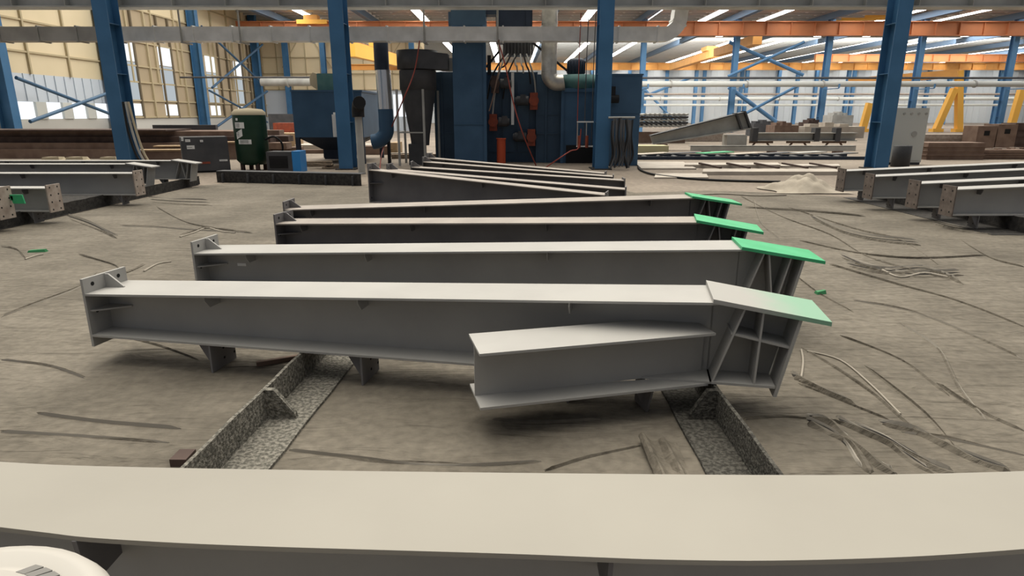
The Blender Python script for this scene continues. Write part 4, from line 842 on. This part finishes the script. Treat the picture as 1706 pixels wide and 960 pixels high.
long_bar('dark round bar on top of brown stack right of left column', at_y(255, 218, 27.2).x, at_y(360, 218, 27.2).x, 27.3, 1.01, .2, .2, 'charcoal', 'steel_bar', None, 'steel bar')
for k, (xa, xb_, yy, z, lb) in enumerate([(-13.4, -11.6, 22.6, 0, 'tan board low beside the left column foot'), (-12.9, -11.0, 23.4, 0, 'tan board beside the dark grey machine box'), (-12.2, -10.2, 24.2, .0, 'tan board farthest back right of left column')]):
    long_bar(lb, xa, xb_, yy, .4+.1*k, .5, .05, 'tan', 'timber_board', None, 'board', .3)
    long_bar('brown support block under ' + lb, xa+.1, xb_-.1, yy+.03, 0, .4, .39+.1*k, 'brown', 'support_block', None, 'block', .26)
a = MB(); q = at_z(0, 276); a.box(q.x-1.5, at_z(66, 274).x, 17.0, 18.2, .0, .56); tag(a.build('plywood_stack', M['tan'], None), 'tan plywood sheet stack behind the left group', 'plywood')
a = MB(); X0, X1, Z0, Z1 = span(70, 259, 140, 268, 18.0)
for k, (x0, x1, lb) in enumerate([(68, 100, 'pale offcut piece left behind the left group'), (108, 140, 'pale offcut piece right behind the left group'), (165, 195, 'tan offcut beside foot of the left column')]):
    q = at_z(x0, 272); a = MB(); a.hexa([(q.x, q.y, 0), (at_z(x1, 272).x, q.y, 0), (at_z(x1, 272).x, q.y+.5, 0), (q.x, q.y+.5, 0)], [(q.x+.05, q.y+.04, .2), (at_z(x1, 272).x-.05, q.y+.04, .22), (at_z(x1, 272).x-.1, q.y+.4, .2), (q.x+.1, q.y+.4, .2)]); tag(a.build('offcut_piece', M['cream'], None), lb, 'offcut')
# cable conduits hanging down the left column
for k in range(3):
    x = -11.62+.08*k; line([(x, 19.66, 2.0), (x+.05+.04*k, 19.6, 1.2), (x+.2+.05*k, 19.55, .5), (x+.45+.06*k, 19.5, .03)], .035, ['black', 'dull', 'cream'][k], f"{['black', 'grey', 'pale'][k]} cable draped down the left blue column", 'cable', 'column_cable')

# things in the gap between tank and hopper, far back
for k, (x0, y0, x1, y1, Y, m, lb) in enumerate([(455, 205, 492, 217, 40, 'redor', 'red machine far back between tank and hopper'), (447, 190, 490, 200, 44, 'charcoal', 'dark machine far back above the red one'), (450, 222, 492, 232, 33, 'tan', 'tan sheet stack far back right of the tank'), (650, 238, 662, 262, 26, 'tan', 'tan sheets behind the round duct')]):
    a = MB(); r = pbox(a, x0, y0, x1, y1, Y, 1.2, 0, 0); a.box(r[0]+.1, r[1]-.3, Y-.1, Y, .3, r[3]*.6); tag(a.build('distant_machine' if k < 2 else 'sheet_stack', M[m], None), lb, 'machine' if k < 2 else 'sheets')
for k, (xa, xb_, yy, m, lb) in enumerate([(-9.9, -8.0, 23.7, 'tan', 'tan bar low on the floor behind the green tank'), (-9.2, -6.2, 27.9, 'brown', 'brown bar low on floor behind the blue panel box'), (-4.6, -2.9, 24.6, 'wood', 'timber lying on floor behind the round duct'), (-4.9, -3.2, 25.6, 'sheetwhite', 'pale strip lying on floor behind the round duct'),
        (-8.2, -6.4, 29.2, 'brown_dark', 'dark bar farthest back behind the green tank'), (-7.7, -5.9, 20.7, 'wood', 'timber lying on floor in front of the hopper legs')]):
    long_bar(lb, xa, xb_, yy, 0, .25, .16, m, 'loose_bar', None, 'bar', .35)
long_bar('brown steel bundle on floor under the hopper', at_y(560, 255, 26).x, at_y(640, 255, 26).x, 27.4, 0, .7, .35, 'brown', 'steel_bundle', None, 'steel bars')
long_bar('pale steel sheets on floor behind the hopper legs', at_y(500, 245, 30).x, at_y(640, 245, 30).x, 30, 0, 1.5, .3, 'sheetwhite', 'sheet_stack', None, 'sheets')

# ------------------------------------------------------------------ right hall floor
# raised tapered grey beam on a block
Yr = 30.5
P = [at_y(1083, 227, Yr), at_y(1238, 188, Yr), at_y(1248, 213, Yr), at_y(1087, 239, Yr)]
t2 = thing('tapered_beam', 'large grey tapered beam tilted up on a grey block', 'steel beam', (P[0].x, Yr, 0)); B0 = Vector((P[0].x, Yr, 0)); Q = [p_-B0 for p_ in P]
a = MB(); a.prism([q_+Vector((0, -.02, 0)) for q_ in Q], (0, .04, 0)); a.build('web', M['dull'], t2)
a = MB(); a.hexa([Q[0]+Vector((0, -.25, 0)), Q[0]+Vector((0, .25, 0)), Q[0]+Vector((0, .25, .05)), Q[0]+Vector((0, -.25, .05))], [Q[1]+Vector((0, -.25, 0)), Q[1]+Vector((0, .25, 0)), Q[1]+Vector((0, .25, .05)), Q[1]+Vector((0, -.25, .05))]); a.build('top_flange', M['charcoal'], t2)
a = MB(); a.hexa([Q[3]+Vector((0, -.25, -.05)), Q[3]+Vector((0, .25, -.05)), Q[3]+Vector((0, .25, 0)), Q[3]+Vector((0, -.25, 0))], [Q[2]+Vector((0, -.25, -.05)), Q[2]+Vector((0, .25, -.05)), Q[2]+Vector((0, .25, 0)), Q[2]+Vector((0, -.25, 0))]); a.build('bottom_flange', M['dull'], t2)
for f in (.91, 1.0):
    A, B = Q[0].lerp(Q[1], f), Q[3].lerp(Q[2], f); a = MB(); a.hexa([B+Vector((-.04, -.27, 0)), B+Vector((.04, -.27, 0)), B+Vector((.04, .27, 0)), B+Vector((-.04, .27, 0))], [A+Vector((-.04, -.27, .08)), A+Vector((.04, -.27, .08)), A+Vector((.04, .27, .08)), A+Vector((-.04, .27, .08))]); a.build('end_plate', M['charcoal'], t2)
a = MB(); pbox(a, 1211, 225, 1244, 250, Yr-.3, .7, 0, 0); tag(a.build('support_block', M['dull'], None), 'grey brown block carrying the raised end of tilted beam', 'block')
a = MB(); r = pbox(a, 1098, 240, 1112, 252, Yr-.3, .6, 0, 0); tag(a.build('support_block', M['brown'], None), 'low block under the lower end of tilted beam', 'block')
# long H beam on trestles
x0, x1, zb, zt = span(1253, 221, 1425, 235, Yr)
t2 = thing('long_beam', 'long grey beam on trestles right of the tilted beam', 'steel beam', ((x0+x1)/2, Yr, zb)); hl = (x1-x0)/2; h_ = zt-zb
a = MB(); a.box(-hl, hl, -.2, .2, h_-.04, h_); a.build('top_flange', M['dull'], t2); a = MB(); a.box(-hl, hl, -.2, .2, 0, .04); a.build('bottom_flange', M['dull'], t2)
a = MB(); a.box(-hl, hl, -.02, .02, .04, h_-.04); a.build('web', M['dull'], t2)
for f in (-.97, .22, .62): a = MB(); a.box(f*hl-.12, f*hl+.12, -.22, .22, -.02, h_+.22); a.build('splice_plate', M['charcoal'], t2)
def trestle(lb, px, Y, ztop, grp='steel trestles under the beams'):
    x = at_y(px, 235, Y).x; t3 = thing('trestle', lb, 'trestle', (x, Y, 0), 0, grp)
    a = MB(); a.box(-.55, .55, -.06, .06, ztop-.1, ztop); a.build('top_bar', M['brown'], t3)
    for sx in (-1, 1): a = MB(); a.bar((sx*.55, 0, 0), (sx*.28, 0, ztop-.08), .07, .07); a.build('leg', M['brown'], t3)
for k, px in enumerate((1268, 1330, 1390)): trestle(f'{ORD[k]} brown trestle from left under the long grey beam', px, Yr, zb)
x0, x1, zb2, zt2 = span(1150, 243, 1425, 257, 28)
t2 = thing('steel_channel', 'long grey channel low on the floor under the trestles', 'steel channel', ((x0+x1)/2, 28, 0)); hl = (x1-x0)/2
a = MB(); a.box(-hl, hl, -.02, .02, .1, zt2); a.build('web', M['dull'], t2); a = MB(); a.box(-hl, hl, -.02, .3, zt2-.03, zt2); a.build('flange', M['dull'], t2)
for f in (-.8, 0, .8): a = MB(); a.box(f*hl-.15, f*hl+.15, -.1, .3, 0, .1); a.build('foot', M['brown'], t2)
# dark conveyor rail with posts
Yk = 24.0; x0, x1, zb2, zt2 = span(1062, 261, 1445, 273, Yk)
t2 = thing('roller_conveyor', 'long dark conveyor bed running right from the blue cabinet', 'conveyor', ((x0+x1)/2, Yk, 0)); hl = (x1-x0)/2
a = MB(); a.box(-hl, hl, 0, .08, zt2-.2, zt2); a.build('side_rail', M['navy'], t2); a = MB(); a.box(-hl, hl, 1.5, 1.58, zt2-.2, zt2); a.build('side_rail', M['navy'], t2)
for k in range(9): a = MB(); x = -hl+.3+k*(2*hl-.6)/8; a.box(x-.07, x+.07, -.02, .1, 0, zt2-.2); a.build('leg', M['navy'], t2)
for k in range(14): a = MB(); x = -hl+.5+k*(2*hl-1)/13; a.tube([(x, .08, zt2-.1), (x, 1.5, zt2-.1)], .08, 10); a.build('roller', M['charcoal'], t2)
for k in range(7):
    x = at_y(1090+k*52, 262, Yk+.7).x; a = MB(); a.bar((x-.75, Yk+.35+.15*(k % 2), zt2+.06+.02*(k % 3)), (x+.6, Yk+1.1, zt2+.08+.02*(k % 3)), .5, .03)
    tag(a.build('steel_strip', M[['sheetwhite', 'charcoal', 'green', 'sheetwhite', 'charcoal', 'dull', 'charcoal'][k]], None), f"{ORD[k]} {['pale', 'dark', 'green', 'pale', 'dark', 'grey', 'dark'][k]} strip from left lying on the dark conveyor", 'steel strip', 'strips on the conveyor')
a = MB(); r = pbox(a, 1060, 243, 1114, 253, 25.9, .9, 0, 0); tag(a.build('sheet_stack', M['yellowish'], None), 'pale yellow sheet stack beside the blue cabinet', 'sheets')
# corrugated plate stack far
t2 = thing('corrugated_stack', 'stack of dark corrugated sheets beyond the blue cabinet', 'sheets', (at_y(1095, 213, 38).x, 38, 0))
for k in range(5):
    a = MB(); wv = [( -2.0+i*.14, 0, .55+.16*k+.05*(i % 2)+.35*math.sin(max(0, min(1, (i-3)/6))*PI/2)) for i in range(28)]
    a.loft([[Vector(p_)+Vector((0, 0, 0)), Vector(p_)+Vector((0, 1.2, 0)), Vector(p_)+Vector((0, 1.2, .1)), Vector(p_)+Vector((0, 0, .1))] for p_ in wv]); a.build('corrugated_sheet', M['charcoal'] if k % 2 else M['dull'], t2)
a = MB(); a.box(-1.9, 1.7, .1, 1.1, 0, .62); a.build('pallet', M['brown'], t2)
# pale plates on the floor
for k, (x0, y0, x1, y1, z) in enumerate([(1068, 272, 1160, 283, .05), (1140, 276, 1300, 280, .1), (1170, 287, 1400, 292, .1), (1240, 276, 1400, 279, .05), (1090, 291, 1180, 298, .04)]):
    A, B = at_z(x0, y1), at_z(x1, y1); dpt = max(.3, at_z(x0, y0).y-A.y); a = MB(); a.hexa([(A.x, A.y, 0), (B.x, A.y, 0), (B.x+.3, A.y+dpt, 0), (A.x+.3, A.y+dpt, 0)], [(A.x, A.y, z), (B.x, A.y, z), (B.x+.3, A.y+dpt, z), (A.x+.3, A.y+dpt, z)])
    tag(a.build('steel_plate', M['sheetwhite'], None), ['short pale plate on floor next to the blue cabinet', 'long narrow pale plate farther back on floor', 'long pale plate on floor left of tarp heap', 'pale plate on floor in front of the dark conveyor', 'pale plate on floor inside the black hose curve'][k], 'steel plate', None)
for k in range(5):
    q0, q1 = at_z(1165+k*46, 279), at_z(1200+k*48, 287); a = MB(); a.bar((q0.x, q0.y, .13), (q1.x, q1.y, .13), .08, .05); tag(a.build('steel_bar', M['brown_dark'], None), f'{ORD[k]} dark slanted bar from left lying across the pale plates', 'steel bar', 'dark bars across the pale plates')
line([tuple(at_z(x, y, .03)) for x, y in [(1063, 277), (1068, 284), (1090, 291), (1140, 297), (1210, 301), (1300, 303)]], .03, 'black', 'black hose curving over the brown floor right of the machine')
line([tuple(at_z(x, y, .02)) for x, y in [(1140, 326), (1200, 323), (1260, 326), (1310, 325)]], .015, 'rope', 'pale rope along the back edge of the floor sheet', 'rope', 'rope')
# clutter line at the far floor: stacked pinkish plates and machines
for k, (x0, x1, y0, Y, m, lb) in enumerate([(1110, 1205, 222, 40, 'rust', 'rust coloured plate stack behind the tilted beam'), (1290, 1330, 209, 46, 'brown', 'brown steel pile below the first hall braces'), (1340, 1440, 211, 46, 'sheetwhite', 'pale plate pile left of the tall right column'), (1255, 1300, 206, 50, 'charcoal', 'dark machine below the first hall braces'), (1385, 1420, 192, 52, 'dull', 'grey machine left of the tall right column'), (1345, 1372, 204, 48, 'brown_dark', 'dark brown pile at the foot of second hall column')]):
    a = MB(); r = pbox(a, x0, y0, x1, 230, Y, 1.6, 0, 0); w_ = r[1]-r[0]
    for j in range(3): a.box(r[0]+w_*(.1+.25*j), r[0]+w_*(.25+.25*j), Y+.2, Y+1.2, r[3], r[3]+.18+.1*(j % 2))
    tag(a.build('steel_pile', M[m], None), lb, 'pile')
# tall control cabinet and dark drum by the right column
Yc2 = 21.6; X0, X1, Z0, Z1 = span(1487, 180, 1541, 276, Yc2)
t2 = thing('control_cabinet', 'tall pale grey control cabinet behind the right blue column', 'cabinet', ((X0+X1)/2, Yc2+.4, 0)); hw = (X1-X0)/2
a = MB(); a.box(-hw-.2, hw, -.4, .4, .08, Z1); a.build('body', M['cabinet'], t2); a = MB(); a.box(-hw-.18, hw-.02, -.38, .38, 0, .08); a.build('plinth', M['charcoal'], t2)
a = MB(); a.box(-hw-.15, hw-.05, -.42, -.4, .15, Z1-.35); cdoor = a.build('door', M['cabinet'], t2)
for k in range(4): a = MB(); x = -hw*.5+k*.24; a.disc((x, -.41, Z1-.18), (0, 1, 0), .04, .02, 12); a.build('gauge', M['dull'], cdoor)
a = MB(); a.disc((.15, -.43, Z1*.55), (0, 1, 0), .09, .015, 14); a.build('warning_mark', M['dull'], cdoor)
q = at_z(1508, 279); a = MB(); zt = at_y(1508, 243, q.y).z; a.lathe([(.05, 0), (.27, 0), (.27, zt-.02), (.25, zt), (.03, zt)], c=(q.x, q.y+.3, 0), n=24); tag(a.build('steel_drum', M['charcoal'], None), 'dark steel drum standing before the pale grey cabinet', 'drum')
# brown stacks at right
for k, (x0, y0, x1, y1, Y, dep, m, lb) in enumerate([(1545, 238, 1640, 270, 24, 1.0, 'brown', 'front left brown plate stack right of the pale cabinet'), (1636, 250, 1720, 266, 24.2, .9, 'brown', 'low brown scrap stack at the right edge'),
        (1535, 224, 1625, 236, 29, 1.0, 'rust', 'reddish flat stack behind the brown plates at right'), (1628, 210, 1660, 236, 28, .9, 'brown', 'brown box beam end with hole, left of two'), (1662, 207, 1694, 236, 28, .9, 'brown', 'brown box beam end at right of two'), (1690, 205, 1722, 232, 30, .9, 'brown_dark', 'dark brown block at the right edge')]):
    a = MB(); r = pbox(a, x0, y0, x1, y1, Y, dep, 0, 0)
    if 'hole' in lb or 'right of two' in lb: cx2 = (r[0]+r[1])/2; a.box(cx2-.12, cx2+.12, Y-.01, Y+.02, r[3]-.4, r[3]-.2, 1)
    else:
        for j in range(3): a.box(r[0]-.05, r[1]+.02, Y-.03, Y+dep, r[3]*(.25+.25*j), r[3]*(.25+.25*j)+.03, 0)
    tag(a.build('box_beam' if 'box' in lb else 'plate_stack', [M[m], M['hole']], None), lb, 'stack' if 'stack' in lb else 'steel block')
rng = random.Random(31)
for k in range(8):
    A = at_y(1655+k*7, 252, 24.4); a = MB(); A.z = at_y(1660, 250, 24.2).z+.022+.006*k; a.bar(A, A+Vector((rng.uniform(-.4, .1), .3, rng.uniform(-.004, .006))), .05, .04); tag(a.build('scrap_rod', M['sheetwhite' if k % 3 == 0 else 'brown'], None), 'thin scrap rod on the low brown stack at right edge', 'rod', 'scrap rods on the low brown stack')

# ------------------------------------------------------------------ render look
vs = SC.view_settings; SC.display_settings.display_device = 'sRGB'
vs.view_transform = 'Standard'; vs.look = 'None'; vs.exposure = 0.0; vs.gamma = 1.0; vs.use_curve_mapping = False
SC.cycles.max_bounces = 6; SC.cycles.diffuse_bounces = 4; SC.cycles.glossy_bounces = 3
SC.cycles.use_denoising = True; SC.cycles.sample_clamp_indirect = 6.0
